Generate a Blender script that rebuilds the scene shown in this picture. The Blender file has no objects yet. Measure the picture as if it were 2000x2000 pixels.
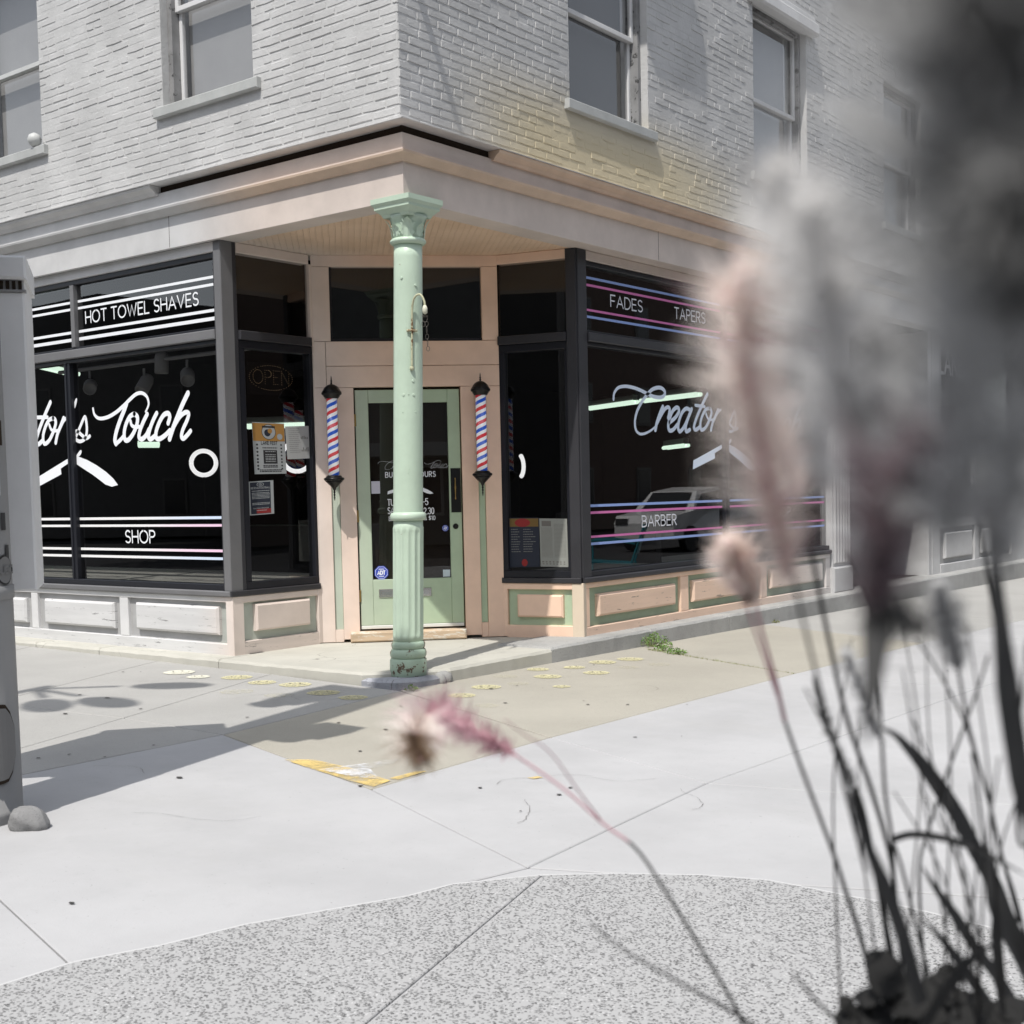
import bpy, bmesh, math, random
from mathutils import Vector, Matrix
random.seed(7)
PI = math.pi
scene = bpy.context.scene
col = scene.collection

# ------------------------------------------------------------------ camera
CAM = Vector((6.1344, -6.6327, 1.22))
cd = bpy.data.cameras.new('camera')
cam = bpy.data.objects.new('camera', cd); col.objects.link(cam)
Rv = Vector((0.79032982, 0.61228198, -0.02212577)); Uv = Vector((-0.01844224, 0.05987071, 0.99803576)); Fv = Vector((-0.61240399, 0.78836938, -0.05860946))
cam.matrix_world = Matrix(((Rv.x, Uv.x, -Fv.x, CAM.x), (Rv.y, Uv.y, -Fv.y, CAM.y), (Rv.z, Uv.z, -Fv.z, CAM.z), (0, 0, 0, 1)))
cd.sensor_width = 36; cd.lens = 45.67; cd.shift_y = 0.0555
cd.clip_start = .02; cd.clip_end = 600
cd.dof.use_dof = True; cd.dof.focus_distance = 8.8; cd.dof.aperture_fstop = 8.5
scene.camera = cam

# ------------------------------------------------------------------ world and sun
SUN = Vector((.16, -.57, 1)).normalized()
w = bpy.data.worlds.new('World'); scene.world = w; w.use_nodes = True
nt = w.node_tree
for n in list(nt.nodes): nt.nodes.remove(n)
sky = nt.nodes.new('ShaderNodeTexSky'); sky.sky_type = 'NISHITA'; sky.sun_disc = False
sky.sun_elevation = math.asin(SUN.z); sky.sun_rotation = math.atan2(SUN.x, SUN.y)
hs = nt.nodes.new('ShaderNodeHueSaturation'); hs.inputs['Saturation'].default_value = .33
bg = nt.nodes.new('ShaderNodeBackground'); bg.inputs['Strength'].default_value = .15
wo = nt.nodes.new('ShaderNodeOutputWorld')
nt.links.new(sky.outputs[0], hs.inputs['Color']); nt.links.new(hs.outputs[0], bg.inputs[0]); nt.links.new(bg.outputs[0], wo.inputs[0])
sl = bpy.data.lights.new('sun', 'SUN'); sl.energy = 2.75; sl.angle = math.radians(.55); sl.color = (1, .96, .90)
so = bpy.data.objects.new('sun', sl); col.objects.link(so)
so.rotation_euler = SUN.to_track_quat('Z', 'Y').to_euler(); so.location = (4, -14, 25)
vs = scene.view_settings
vs.view_transform = 'Standard'; vs.look = 'None'; vs.exposure = .60; vs.gamma = 1; vs.use_curve_mapping = False
scene.cycles.diffuse_bounces = 6; scene.cycles.transmission_bounces = 8; scene.cycles.max_bounces = 10; scene.cycles.transparent_max_bounces = 16

# ------------------------------------------------------------------ helpers
class MB:
    """collects faces for one mesh; every box can be chamfered"""
    def __init__(s): s.v = []; s.f = []; s.m = []
    def add(s, vs, fs, mi=0):
        o = len(s.v); s.v += [tuple(v) for v in vs]; s.f += [[i + o for i in f] for f in fs]; s.m += [mi] * len(fs)
        return s
    def build(s, name, mat, parent=None, smooth=False):
        me = bpy.data.meshes.new(name); me.from_pydata(s.v, [], s.f)
        ms = mat if isinstance(mat, (list, tuple)) else [mat]
        for m in ms: me.materials.append(m)
        if len(ms) > 1: me.polygons.foreach_set('material_index', s.m)
        if smooth: me.polygons.foreach_set('use_smooth', [True] * len(me.polygons))
        me.update()
        return link(name, me, parent)
def link(name, me, parent=None):
    o = bpy.data.objects.new(name, me); col.objects.link(o)
    if parent: o.parent = parent
    return o
def tag(o, label=None, cat=None, group=None, kind=None):
    if label: o['label'] = label
    if cat: o['category'] = cat
    if group: o['group'] = group
    if kind: o['kind'] = kind
    return o
def empty(name, loc, label=None, cat=None, group=None, kind=None):
    o = bpy.data.objects.new(name, None); col.objects.link(o); o.location = loc; o.empty_display_size = .1
    return tag(o, label, cat, group, kind)
def put(o, root):
    """parent o (built in world coordinates) to an empty standing away from the origin"""
    o.parent = root; o.matrix_parent_inverse = Matrix.Translation(-Vector(root.location))
    return o

BOXF = [(0, 3, 2, 1), (4, 5, 6, 7), (0, 1, 5, 4), (1, 2, 6, 5), (2, 3, 7, 6), (3, 0, 4, 7)]
class Frame:
    """a wall plane: s runs along it, z up, d goes into the wall"""
    def __init__(f, O, T, N):
        f.O = Vector(O); f.T = Vector(T).normalized(); f.N = Vector(N).normalized()
        f.flip = f.T.cross(Vector((0, 0, 1))).dot(f.N) > 0
    def p(f, s, z, d=0): return f.O + f.T * s + f.N * d + Vector((0, 0, z))
    def box(f, M, s0, s1, z0, z1, d0, d1, ch=.004, mi=0):
        a, b, c = s1 - s0, z1 - z0, d1 - d0
        ch = min(ch, a * .3, b * .3, abs(c) * .45)
        # front face (d0) chamfered
        P = [f.p(s, z, d1) for s, z in ((s0, z0), (s1, z0), (s1, z1), (s0, z1))]
        Q = [f.p(s, z, d0 + ch) for s, z in ((s0, z0), (s1, z0), (s1, z1), (s0, z1))]
        R = [f.p(s, z, d0) for s, z in ((s0 + ch, z0 + ch), (s1 - ch, z0 + ch), (s1 - ch, z1 - ch), (s0 + ch, z1 - ch))]
        fs = [(0, 1, 2, 3)]
        for i in range(4):
            j = (i + 1) % 4
            fs += [(j, i, i + 4, j + 4), (j + 4, i + 4, i + 8, j + 8)]
        fs.append((11, 10, 9, 8))
        if f.flip: fs = [tuple(reversed(q)) for q in fs]
        M.add(P + Q + R, fs, mi); return M
    def poly(f, M, pts, d, mi=0):
        vs = [f.p(s, z, d) for s, z in pts]
        n = (vs[1] - vs[0]).cross(vs[2] - vs[0])
        ar = sum(pts[i][0] * pts[(i + 1) % len(pts)][1] - pts[(i + 1) % len(pts)][0] * pts[i][1] for i in range(len(pts)))
        M.add(vs, [tuple(range(len(vs)))], mi); return M
    def pane(f, M, s0, s1, z0, z1, d):
        vs = [f.p(s0, z0, d), f.p(s1, z0, d), f.p(s1, z1, d), f.p(s0, z1, d)]
        M.add(vs, [(0, 1, 2, 3)] if (vs[1] - vs[0]).cross(vs[2] - vs[0]).dot(f.N) < 0 else [(3, 2, 1, 0)]); return M
r2 = 2 ** .5
LF = Frame((0, 0, 0), (1, 0, 0), (0, 1, 0))
RF = Frame((0, 0, 0), (0, 1, 0), (-1, 0, 0))
DW = Frame((-1.909 / r2, 1.909 / r2, 0), (1, 1, 0), (-1, 1, 0))
LS = Frame((-1.78, 0, 0), (.015, 1, 0), (-1, .015, 0))
RS = Frame((-.681, 2.019, 0), (.681, .181, 0), (-.181, .681, 0))
def gz(x, y): return -.095 - .01 * x - .0105 * y

def lathe(M, prof, n=32, c=(0, 0), lean=(0, 0), mod=None, mi=0, caps=True):
    vs = []; fs = []
    for r, z in prof:
        for i in range(n):
            a = 2 * PI * i / n; rr = r * (mod(a, z) if mod else 1)
            vs.append((c[0] + lean[0] * z + rr * math.cos(a), c[1] + lean[1] * z + rr * math.sin(a), z))
    k = len(prof)
    for j in range(k - 1):
        for i in range(n):
            i2 = (i + 1) % n
            fs.append((j * n + i, j * n + i2, (j + 1) * n + i2, (j + 1) * n + i))
    if caps:
        fs.append(tuple(range(n - 1, -1, -1))); fs.append(tuple((k - 1) * n + i for i in range(n)))
    M.add(vs, fs, mi); return M
def tube(M, pts, r, n=6, r1=None, mi=0):
    pts = [Vector(p) for p in pts]; k = len(pts); vs = []; fs = []
    r1 = r if r1 is None else r1
    prev = None
    for i, p in enumerate(pts):
        t = (pts[min(i + 1, k - 1)] - pts[max(i - 1, 0)]).normalized()
        if prev is None: u = t.orthogonal().normalized()
        else: u = (prev - t * prev.dot(t)).normalized()
        prev = u; v = t.cross(u); rr = r + (r1 - r) * i / max(1, k - 1)
        for j in range(n):
            a = 2 * PI * j / n; vs.append(p + (u * math.cos(a) + v * math.sin(a)) * rr)
    for i in range(k - 1):
        for j in range(n):
            j2 = (j + 1) % n; fs.append((i * n + j, i * n + j2, (i + 1) * n + j2, (i + 1) * n + j))
    fs.append(tuple(range(n - 1, -1, -1))); fs.append(tuple((k - 1) * n + j for j in range(n)))
    M.add(vs, fs, mi); return M
def wbox(M, x0, x1, y0, y1, z0, z1, mi=0):
    M.add([(x0, y0, z0), (x1, y0, z0), (x1, y1, z0), (x0, y1, z0), (x0, y0, z1), (x1, y0, z1), (x1, y1, z1), (x0, y1, z1)], BOXF, mi); return M
def prism(M, pts, z0, z1, mi=0, ch=0):
    """polygon in plan (counter-clockwise) with z0/z1 numbers or functions"""
    a = sum(pts[i][0] * pts[(i + 1) % len(pts)][1] - pts[(i + 1) % len(pts)][0] * pts[i][1] for i in range(len(pts)))
    if a < 0: pts = list(reversed(pts))
    f0 = z0 if callable(z0) else (lambda x, y: z0); f1 = z1 if callable(z1) else (lambda x, y: z1)
    n = len(pts); c = Vector((sum(p[0] for p in pts) / n, sum(p[1] for p in pts) / n))
    vs = [(x, y, f0(x, y)) for x, y in pts] + [(x, y, f1(x, y) - ch) for x, y in pts]
    fs = [tuple(range(n - 1, -1, -1))] + [(i, (i + 1) % n, n + (i + 1) % n, n + i) for i in range(n)]
    if ch:
        q = inset(pts, ch); vs += [(x, y, f1(x, y)) for x, y in q]
        fs += [(n + i, n + (i + 1) % n, 2 * n + (i + 1) % n, 2 * n + i) for i in range(n)]
        fs.append(tuple(2 * n + i for i in range(n)))
    else: fs.append(tuple(n + i for i in range(n)))
    M.add(vs, fs, mi); return M
def inset(pts, g):
    """shrink a counter-clockwise polygon by g"""
    a = sum(pts[i][0] * pts[(i + 1) % len(pts)][1] - pts[(i + 1) % len(pts)][0] * pts[i][1] for i in range(len(pts)))
    if a < 0: pts = list(reversed(pts))
    n = len(pts); out = []
    for i in range(n):
        p0, p1, p2 = Vector(pts[i - 1]), Vector(pts[i]), Vector(pts[(i + 1) % n])
        e0 = (p1 - p0).normalized(); e1 = (p2 - p1).normalized()
        n0 = Vector((-e0.y, e0.x)); n1 = Vector((-e1.y, e1.x))
        b = (n0 + n1); k = g / max(.3, 1 + n0.dot(n1)); q = p1 + b * k
        out.append((q.x, q.y))
    return out
def smooth_line(pts, n=5):
    P = [Vector((p[0], p[1])) for p in pts]; out = []
    for i in range(len(P) - 1):
        p0 = P[max(i - 1, 0)]; p1 = P[i]; p2 = P[i + 1]; p3 = P[min(i + 2, len(P) - 1)]
        for k in range(n):
            t = k / n
            out.append(.5 * ((2 * p1) + (p2 - p0) * t + (2 * p0 - 5 * p1 + 4 * p2 - p3) * t * t + (3 * p1 - p0 - 3 * p2 + p3) * t ** 3))
    out.append(P[-1]); return out
def smooth3(pts, n=5):
    P = [Vector(p) for p in pts]; out = []
    for i in range(len(P) - 1):
        p0 = P[max(i - 1, 0)]; p1 = P[i]; p2 = P[i + 1]; p3 = P[min(i + 2, len(P) - 1)]
        for k in range(n):
            t = k / n
            out.append(.5 * ((2 * p1) + (p2 - p0) * t + (2 * p0 - 5 * p1 + 4 * p2 - p3) * t * t + (3 * p1 - p0 - 3 * p2 + p3) * t ** 3))
    out.append(P[-1]); return out
LAY = [0]
def ribbon(M, place, pts, w, taper=False, mi=0):
    """a flat stroke of width w; place(s, z, lift) gives the point in space"""
    P = [Vector((p[0], p[1])) for p in pts]
    Q = [P[0]]
    for p in P[1:]:
        if (p - Q[-1]).length > 1e-5: Q.append(p)
    P = Q
    if len(P) < 2: return
    LAY[0] = (LAY[0] + 1) % 17; lift = LAY[0] * .00006
    k = len(P); A = []; B = []; h = w / 2
    for i in range(k):
        d0 = (P[i] - P[i - 1]).normalized() if i else (P[1] - P[0]).normalized()
        d1 = (P[i + 1] - P[i]).normalized() if i < k - 1 else d0
        n0 = Vector((-d0.y, d0.x)); n1 = Vector((-d1.y, d1.x)); b = (n0 + n1)
        b = b / max(.55, 1 + n0.dot(n1)) if b.length > 1e-6 else n0
        hh = h
        if taper: hh = h * (.45 + .55 * math.sin(PI * min(1, max(0, .15 + .8 * i / (k - 1)))))
        A.append(P[i] + b * hh); B.append(P[i] - b * hh)
    d = (P[1] - P[0]).normalized(); e = (P[-1] - P[-2]).normalized()
    cap0 = []; cap1 = []
    for j in range(1, 5):
        a = PI / 2 + PI * j / 5
        nn = Vector((-d.y, d.x)); cap0.append(P[0] + (nn * math.cos(a - PI / 2) - d * math.sin(a - PI / 2)) * (A[0] - P[0]).length)
        nn = Vector((-e.y, e.x)); cap1.append(P[-1] + (-nn * math.cos(a - PI / 2) + e * math.sin(a - PI / 2)) * (A[-1] - P[-1]).length)
    vs = []; fs = []
    for i in range(k): vs += [A[i], B[i]]
    for i in range(k - 1): fs.append((2 * i, 2 * i + 1, 2 * i + 3, 2 * i + 2))
    o = len(vs); vs += cap0; fs.append(tuple([0] + list(range(o, o + 4)) + [1]))
    o = len(vs); vs += cap1; fs.append(tuple([2 * k - 1] + list(range(o, o + 4)) + [2 * k - 2]))
    M.add([place(v.x, v.y, lift) for v in vs], fs, mi)
def arc(cx, cy, rx, ry, a0, a1, n=12):
    return [(cx + rx * math.cos(math.radians(a0 + (a1 - a0) * i / n)), cy + ry * math.sin(math.radians(a0 + (a1 - a0) * i / n))) for i in range(n + 1)]
GL = {
 'A': (.72, [[(0, 0), (.36, 1), (.72, 0)], [(.12, .33), (.6, .33)]]),
 'B': (.58, [[(0, 0), (0, 1), (.28, 1)] + arc(.28, .76, .24, .24, 90, -90) + [(0, .52)], [(.28, .52)] + arc(.3, .26, .28, .26, 90, -90) + [(0, 0)]]),
 'C': (.7, [arc(.42, .5, .42, .5, 50, 310, 18)]),
 'D': (.66, [[(0, 0), (0, 1), (.22, 1)] + arc(.22, .5, .44, .5, 90, -90, 16) + [(0, 0)]]),
 'E': (.5, [[(.5, 1), (0, 1), (0, 0), (.5, 0)], [(0, .52), (.45, .52)]]),
 'F': (.5, [[(.5, 1), (0, 1), (0, 0)], [(0, .5), (.42, .5)]]),
 'G': (.74, [arc(.42, .5, .42, .5, 50, 320, 18) + [(.76, .45), (.45, .45)]]),
 'H': (.62, [[(0, 0), (0, 1)], [(.62, 0), (.62, 1)], [(0, .5), (.62, .5)]]),
 'I': (.04, [[(.02, 0), (.02, 1)]]),
 'K': (.6, [[(0, 0), (0, 1)], [(.58, 1), (0, .42)], [(.2, .6), (.6, 0)]]),
 'L': (.46, [[(0, 1), (0, 0), (.46, 0)]]),
 'M': (.8, [[(0, 0), (.05, 1), (.4, .25), (.75, 1), (.8, 0)]]),
 'N': (.64, [[(0, 0), (0, 1), (.64, 0), (.64, 1)]]),
 'O': (.84, [arc(.42, .5, .42, .5, 90, 450, 24)]),
 'P': (.54, [[(0, 0), (0, 1), (.28, 1)] + arc(.28, .74, .26, .26, 90, -90) + [(0, .48)]]),
 'R': (.56, [[(0, 0), (0, 1), (.28, 1)] + arc(.28, .74, .26, .26, 90, -90) + [(0, .48)], [(.26, .48), (.56, 0)]]),
 'S': (.54, [arc(.28, .75, .24, .25, 35, 270, 12)[:-1] + arc(.27, .25, .26, .25, 90, -145, 14)]),
 'T': (.6, [[(0, 1), (.6, 1)], [(.3, 1), (.3, 0)]]),
 'U': (.62, [[(0, 1), (0, .32)] + arc(.31, .32, .31, .32, 180, 360, 12) + [(.62, 1)]]),
 'V': (.7, [[(0, 1), (.35, 0), (.7, 1)]]),
 'W': (1.0, [[(0, 1), (.26, 0), (.5, .9), (.74, 0), (1.0, 1)]]),
 'Y': (.64, [[(0, 1), (.32, .48), (.64, 1)], [(.32, .48), (.32, 0)]]),
 '0': (.5, [arc(.25, .5, .25, .5, 90, 450, 20)]),
 '1': (.2, [[(0, .82), (.18, 1), (.18, 0)]]),
 '2': (.5, [arc(.25, .74, .25, .26, 165, -30, 12) + [(0, 0), (.5, 0)]]),
 '3': (.5, [arc(.24, .75, .24, .25, 150, -80, 12), arc(.24, .26, .26, .26, 80, -150, 12)]),
 '5': (.5, [[(.46, 1), (.06, 1), (.02, .55)] + arc(.24, .32, .26, .32, 130, -150, 14)]),
 '-': (.3, [[(0, .48), (.3, .48)]]), '.': (.06, [[(.02, .02), (.05, .02)]]),
 '$': (.5, [arc(.25, .7, .22, .2, 35, 270, 12)[:-1] + arc(.25, .3, .24, .2, 90, -145, 12), [(.25, 1.05), (.25, -.05)]]),
 'e': (.42, [[(.02, .27), (.42, .27)] + arc(.21, .27, .21, .27, 0, 310, 14)]),
 'i': (.04, [[(.02, 0), (.02, .5)], [(.02, .66), (.02, .7)]]),
 's': (.36, [arc(.18, .4, .16, .14, 35, 270, 8)[:-1] + arc(.18, .13, .18, .13, 90, -145, 8)]),
}
def text_strokes(t, s0, z0, h, width=None, track=.2):
    """list of polylines for t with its baseline at z0; stretched to width if given"""
    x = 0; out = []
    for ch in t:
        if ch == ' ': x += .38; continue
        wd, st = GL[ch]
        for q in st: out.append([(x + a, b) for a, b in q])
        x += wd + track
    x -= track; k = (width / x) if width else h
    return [[(s0 + a * k, z0 + b * h) for a, b in q] for q in out]
def write(M, fr, d, t, s0, z0, h, width=None, wt=.14, track=.2, mi=0):
    for q in text_strokes(t, s0, z0, h, width, track): ribbon(M, lambda s, z, l: fr.p(s, z, d - l), q, h * wt, mi=mi)

# ------------------------------------------------------------------ materials
def newmat(name):
    m = bpy.data.materials.new(name); m.use_nodes = True; nt = m.node_tree
    b = nt.nodes.get('Principled BSDF'); return m, nt, b
def nd(nt, t, **kw):
    n = nt.nodes.new(t)
    for k, v in kw.items(): setattr(n, k, v)
    return n
def noise(nt, scale, detail=4, rough=.6, vec=None):
    n = nd(nt, 'ShaderNodeTexNoise'); n.inputs['Scale'].default_value = scale; n.inputs['Detail'].default_value = detail; n.inputs['Roughness'].default_value = rough
    if vec is not None: nt.links.new(vec, n.inputs['Vector'])
    return n
def pos(nt, sc=None):
    g = nd(nt, 'ShaderNodeNewGeometry')
    if sc is None: return g.outputs['Position']
    mp = nd(nt, 'ShaderNodeMapping'); mp.inputs['Scale'].default_value = sc; nt.links.new(g.outputs['Position'], mp.inputs['Vector']); return mp.outputs[0]
def ramp(nt, src, a, b, lo=0., hi=1., mode='SMOOTHSTEP'):
    r = nd(nt, 'ShaderNodeMapRange', interpolation_type=mode); nt.links.new(src, r.inputs[0])
    r.inputs[1].default_value = a; r.inputs[2].default_value = b; r.inputs[3].default_value = lo; r.inputs[4].default_value = hi
    return r.outputs[0]
def mixc(nt, fac, a, b):
    m = nd(nt, 'ShaderNodeMix', data_type='RGBA')
    for s, i in ((fac, 0), (a, 6), (b, 7)):
        if hasattr(s, 'is_linked'): nt.links.new(s, m.inputs[i])
        elif isinstance(s, tuple): m.inputs[i].default_value = (*s, 1) if len(s) == 3 else s
        else: m.inputs[i].default_value = s
    return m.outputs[2]
def mul(nt, a, b, op='MULTIPLY'):
    m = nd(nt, 'ShaderNodeMath', operation=op)
    for s, i in ((a, 0), (b, 1)):
        if hasattr(s, 'is_linked'): nt.links.new(s, m.inputs[i])
        else: m.inputs[i].default_value = s
    return m.outputs[0]
def grey(c): 
    l = .25 * c[0] + .65 * c[1] + .1 * c[2]; return (l, l, l)
def fade_mask(nt):
    """where the coloured coat gives way to the plain grey coat along both fronts"""
    sp = nd(nt, 'ShaderNodeSeparateXYZ'); nt.links.new(pos(nt), sp.inputs[0])
    a = ramp(nt, sp.outputs[0], -2.3, -1.1); b = ramp(nt, sp.outputs[1], 4.2, 8.0, 1, 0)
    return mul(nt, a, b)
def bump(nt, b, h, dist=.003, strength=.6):
    n = nd(nt, 'ShaderNodeBump'); n.inputs['Distance'].default_value = dist; n.inputs['Strength'].default_value = strength
    nt.links.new(h, n.inputs['Height']); nt.links.new(n.outputs[0], b.inputs['Normal']); return n
def paint(name, c, rough=.45, var=.10, faded=False, chip=None, chip_amt=.62, bs=60, bd=.0015, spec=.3, stretch=None):
    """old brushed paint: uneven tone, brush and lump relief, chips that show the wood or metal below"""
    m, nt, b = newmat(name); base = c
    vec = pos(nt, stretch)
    n1 = noise(nt, 3, 6, vec=vec); n2 = noise(nt, bs, 5, vec=vec)
    dark = tuple(x * (1 - var) for x in c); lite = tuple(min(1, x * (1 + var * .7)) for x in c)
    cc = mixc(nt, ramp(nt, n1.outputs[0], .3, .7), dark, lite)
    if chip:
        n3 = noise(nt, 9, 10, .72, vec=vec); cm = ramp(nt, n3.outputs[0], chip_amt, chip_amt + .015)
        cc = mixc(nt, cm, cc, chip)
    if faded:
        g = nd(nt, 'ShaderNodeRGBToBW'); nt.links.new(cc, g.inputs[0]); cc = mixc(nt, fade_mask(nt), g.outputs[0], cc)
    nt.links.new(cc, b.inputs['Base Color']); b.inputs['Roughness'].default_value = rough; b.inputs['Specular IOR Level'].default_value = spec
    bump(nt, b, n2.outputs[0], bd, .5); return m
def plain(name, c, rough=.5, metal=0, emit=0, spec=.4):
    m, nt, b = newmat(name); b.inputs['Base Color'].default_value = (*c, 1); b.inputs['Roughness'].default_value = rough
    b.inputs['Metallic'].default_value = metal; b.inputs['Specular IOR Level'].default_value = spec
    if emit: b.inputs['Emission Color'].default_value = (*c, 1); b.inputs['Emission Strength'].default_value = emit
    return m
PEACH = (.80, .58, .445)
m_peach = paint('peach_paint', PEACH, .5, .07, True, (.36, .29, .23), .71, spec=.2)
m_peach_worn = paint('worn_peach_paint', (.74, .55, .43), .55, .08, True, (.30, .24, .19), .60, stretch=(.35, .35, 4), spec=.2)
m_beam = paint('pale_fascia_paint', (.60, .525, .475), .5, .08, True, (.25, .21, .18), .74, spec=.2)
m_mould = paint('moulding_paint', (.63, .485, .375), .5, .10, True, (.25, .2, .16), .72, spec=.2)
m_green = paint('sage_green_paint', (.41, .51, .36), .5, .08, True, (.22, .26, .19), .70, spec=.25)
m_greenf = paint('panel_green_paint', (.33, .41, .30), .55, .10, True, (.42, .40, .36), .70, stretch=(1, 1, 3), spec=.2)
m_mint = paint('mint_column_paint', (.48, .59, .475), .36, .07, False, (.24, .21, .16), .675, bs=34, bd=.003, spec=.35)
m_mintb = paint('chipped_mint_paint', (.40, .51, .40), .45, .12, False, (.13, .09, .06), .555, bs=30, bd=.004, spec=.3)
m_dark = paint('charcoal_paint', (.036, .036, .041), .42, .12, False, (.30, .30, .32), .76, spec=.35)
m_dark_lit = paint('sunlit_charcoal_paint', (.15, .15, .155), .45, .08, False, (.35, .35, .36), .76, spec=.35)  # same charcoal for the left front, with its sunlight put into the colour
m_black = plain('black_frame', (.012, .013, .018), .35)
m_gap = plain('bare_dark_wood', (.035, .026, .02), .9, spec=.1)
m_flash = paint('pale_flashing_metal', (.62, .60, .59), .4, .1, True)
m_sill = paint('sill_paint', (.42, .43, .42), .5, .12)
m_white = plain('white_vinyl', (.80, .82, .85), .5)
m_pink = plain('pink_vinyl', (.62, .17, .42), .5); m_blue = plain('blue_vinyl', (.27, .38, .72), .5)
m_blueg = m_white
m_blk = plain('black_print', (.02, .02, .022), .6)
m_iron = plain('black_cast_iron', (.006, .006, .0065), .32, spec=.35)
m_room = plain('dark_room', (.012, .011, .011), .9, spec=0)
m_blind = paint('grey_window_blind', (.33, .33, .33), .8, .05)
m_tubel = plain('lit_fluorescent_tube', (.78, 1, .82), .5, emit=1.1)
m_ring = plain('lit_ring_lamp', (1, 1, 1), .5, emit=.9)
m_brass = plain('brass', (.42, .28, .10), .35, .9)
m_chrome = plain('worn_chrome', (.55, .56, .58), .25, 1)
m_paper = plain('white_paper', (.40, .41, .41), .8)
m_gal = None
def concrete(name, c, var=.1, speck=.0, bs=140, bd=.0015, rough=.85, crack=False, pits=False):
    m, nt, b = newmat(name); p = pos(nt)
    n1 = noise(nt, .9, 8, .65, p); n2 = noise(nt, bs, 3, .7, p); n3 = noise(nt, 11, 6, .7, p)
    cc = mixc(nt, ramp(nt, n1.outputs[0], .3, .7), tuple(x * (1 - var) for x in c), tuple(min(1, x * (1 + var * .5)) for x in c))
    cc = mixc(nt, ramp(nt, n3.outputs[0], .55, .8, 0, .25), cc, tuple(x * .72 for x in c))
    if speck:
        cc = mixc(nt, mul(nt, ramp(nt, n2.outputs[0], .56, .66), speck), cc, tuple(x * .42 for x in c))
    if pits:
        n5 = noise(nt, 75, 2, .5, p); cc = mixc(nt, mul(nt, ramp(nt, n5.outputs[0], .72, .75), .5), cc, (.2, .2, .2)); n6 = noise(nt, .55, 5, .7, pos(nt, (1, 2.5, 1))); cc = mixc(nt, ramp(nt, n6.outputs[0], .52, .72, 0, .16), cc, (.36, .35, .33))
    if crack:
        v = nd(nt, 'ShaderNodeTexVoronoi', feature='DISTANCE_TO_EDGE'); v.inputs['Scale'].default_value = 1.7
        wv = noise(nt, 3, 4, .6, p); ad = nd(nt, 'ShaderNodeMix', data_type='VECTOR'); ad.inputs[0].default_value = .12
        nt.links.new(p, ad.inputs[4]); nt.links.new(wv.outputs['Color'], ad.inputs[5]); nt.links.new(ad.outputs[1], v.inputs['Vector'])
        ck = mul(nt, ramp(nt, v.outputs['Distance'], .001, .006, 1, 0), ramp(nt, n1.outputs[0], .5, .56)); cc = mixc(nt, mul(nt, ck, .75), cc, (.12, .11, .1))
    nt.links.new(cc, b.inputs['Base Color']); b.inputs['Roughness'].default_value = rough; b.inputs['Specular IOR Level'].default_value = .15
    bump(nt, b, n2.outputs[0], bd, .6); return m
m_conc = concrete('new_white_concrete', (.425, .425, .43), .10, pits=True)
m_tan = concrete('old_sandy_concrete', (.39, .37, .32), .08, .55, 210)
m_oldg = concrete('old_grey_concrete', (.385, .38, .365), .08, .5, 210)
m_step = concrete('patched_step_concrete', (.49, .48, .43), .14, 0, 120, crack=True)
m_kerb = concrete('rough_kerb_stone', (.37, .37, .36), .25, .35, 60, .006)
m_asph = concrete('asphalt', (.055, .055, .058), .2, .4, 90)
def aggregate():
    m, nt, b = newmat('exposed_aggregate'); p = pos(nt)
    v = nd(nt, 'ShaderNodeTexVoronoi'); v.inputs['Scale'].default_value = 120; v.inputs['Randomness'].default_value = 1
    wv = noise(nt, 60, 3, .6, p); ad = nd(nt, 'ShaderNodeMix', data_type='VECTOR'); ad.inputs[0].default_value = .010
    nt.links.new(p, ad.inputs[4]); nt.links.new(wv.outputs['Color'], ad.inputs[5]); nt.links.new(ad.outputs[1], v.inputs['Vector'])
    sp = nd(nt, 'ShaderNodeSeparateColor'); nt.links.new(v.outputs['Color'], sp.inputs[0])
    stone = mul(nt, ramp(nt, sp.outputs[0], .40, .42), ramp(nt, v.outputs['Distance'], .45, .55, 1, 0))
    cc = mixc(nt, ramp(nt, sp.outputs[1], 0, 1), (.11, .11, .11), (.24, .24, .24))
    cc = mixc(nt, ramp(nt, sp.outputs[2], .86, .9), cc, (.5, .5, .5))
    cc = mixc(nt, stone, (.375, .375, .375), cc)
    nt.links.new(cc, b.inputs['Base Color']); b.inputs['Roughness'].default_value = .8; b.inputs['Specular IOR Level'].default_value = .2
    bump(nt, b, stone, .003, .7); return m
m_agg = aggregate()
def brickmat(name, red=False):
    m, nt, b = newmat(name); p = pos(nt); sp = nd(nt, 'ShaderNodeSeparateXYZ'); nt.links.new(p, sp.inputs[0])
    n1 = noise(nt, 2.2, 6, .65, p); n2 = noise(nt, 38, 6, .62, p); n3 = noise(nt, 16, 8, .75, p)
    cc = mixc(nt, ramp(nt, n1.outputs[0], .3, .7), (.44, .44, .435), (.53, .53, .525))
    low = mul(nt, ramp(nt, sp.outputs[2], 3.95, 4.55, 1, 0), mul(nt, ramp(nt, sp.outputs[1], .3, 1.6), ramp(nt, sp.outputs[1], 3.2, 5.6, 1, 0)))
    cc = mixc(nt, low, cc, (.56, .49, .34))
    cc = mixc(nt, mul(nt, ramp(nt, n3.outputs[0], .70, .715), .8), cc, (.20, .17, .15))
    if red: cc = mixc(nt, ramp(nt, n3.outputs[0], .4, .6), (.16, .075, .05), (.24, .13, .09))
    nt.links.new(cc, b.inputs['Base Color']); b.inputs['Roughness'].default_value = .6; b.inputs['Specular IOR Level'].default_value = .2
    bump(nt, b, n2.outputs[0], .005, .7); return m
m_brick = brickmat('painted_brick'); m_redbrick = brickmat('bare_red_brick', True)
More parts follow.
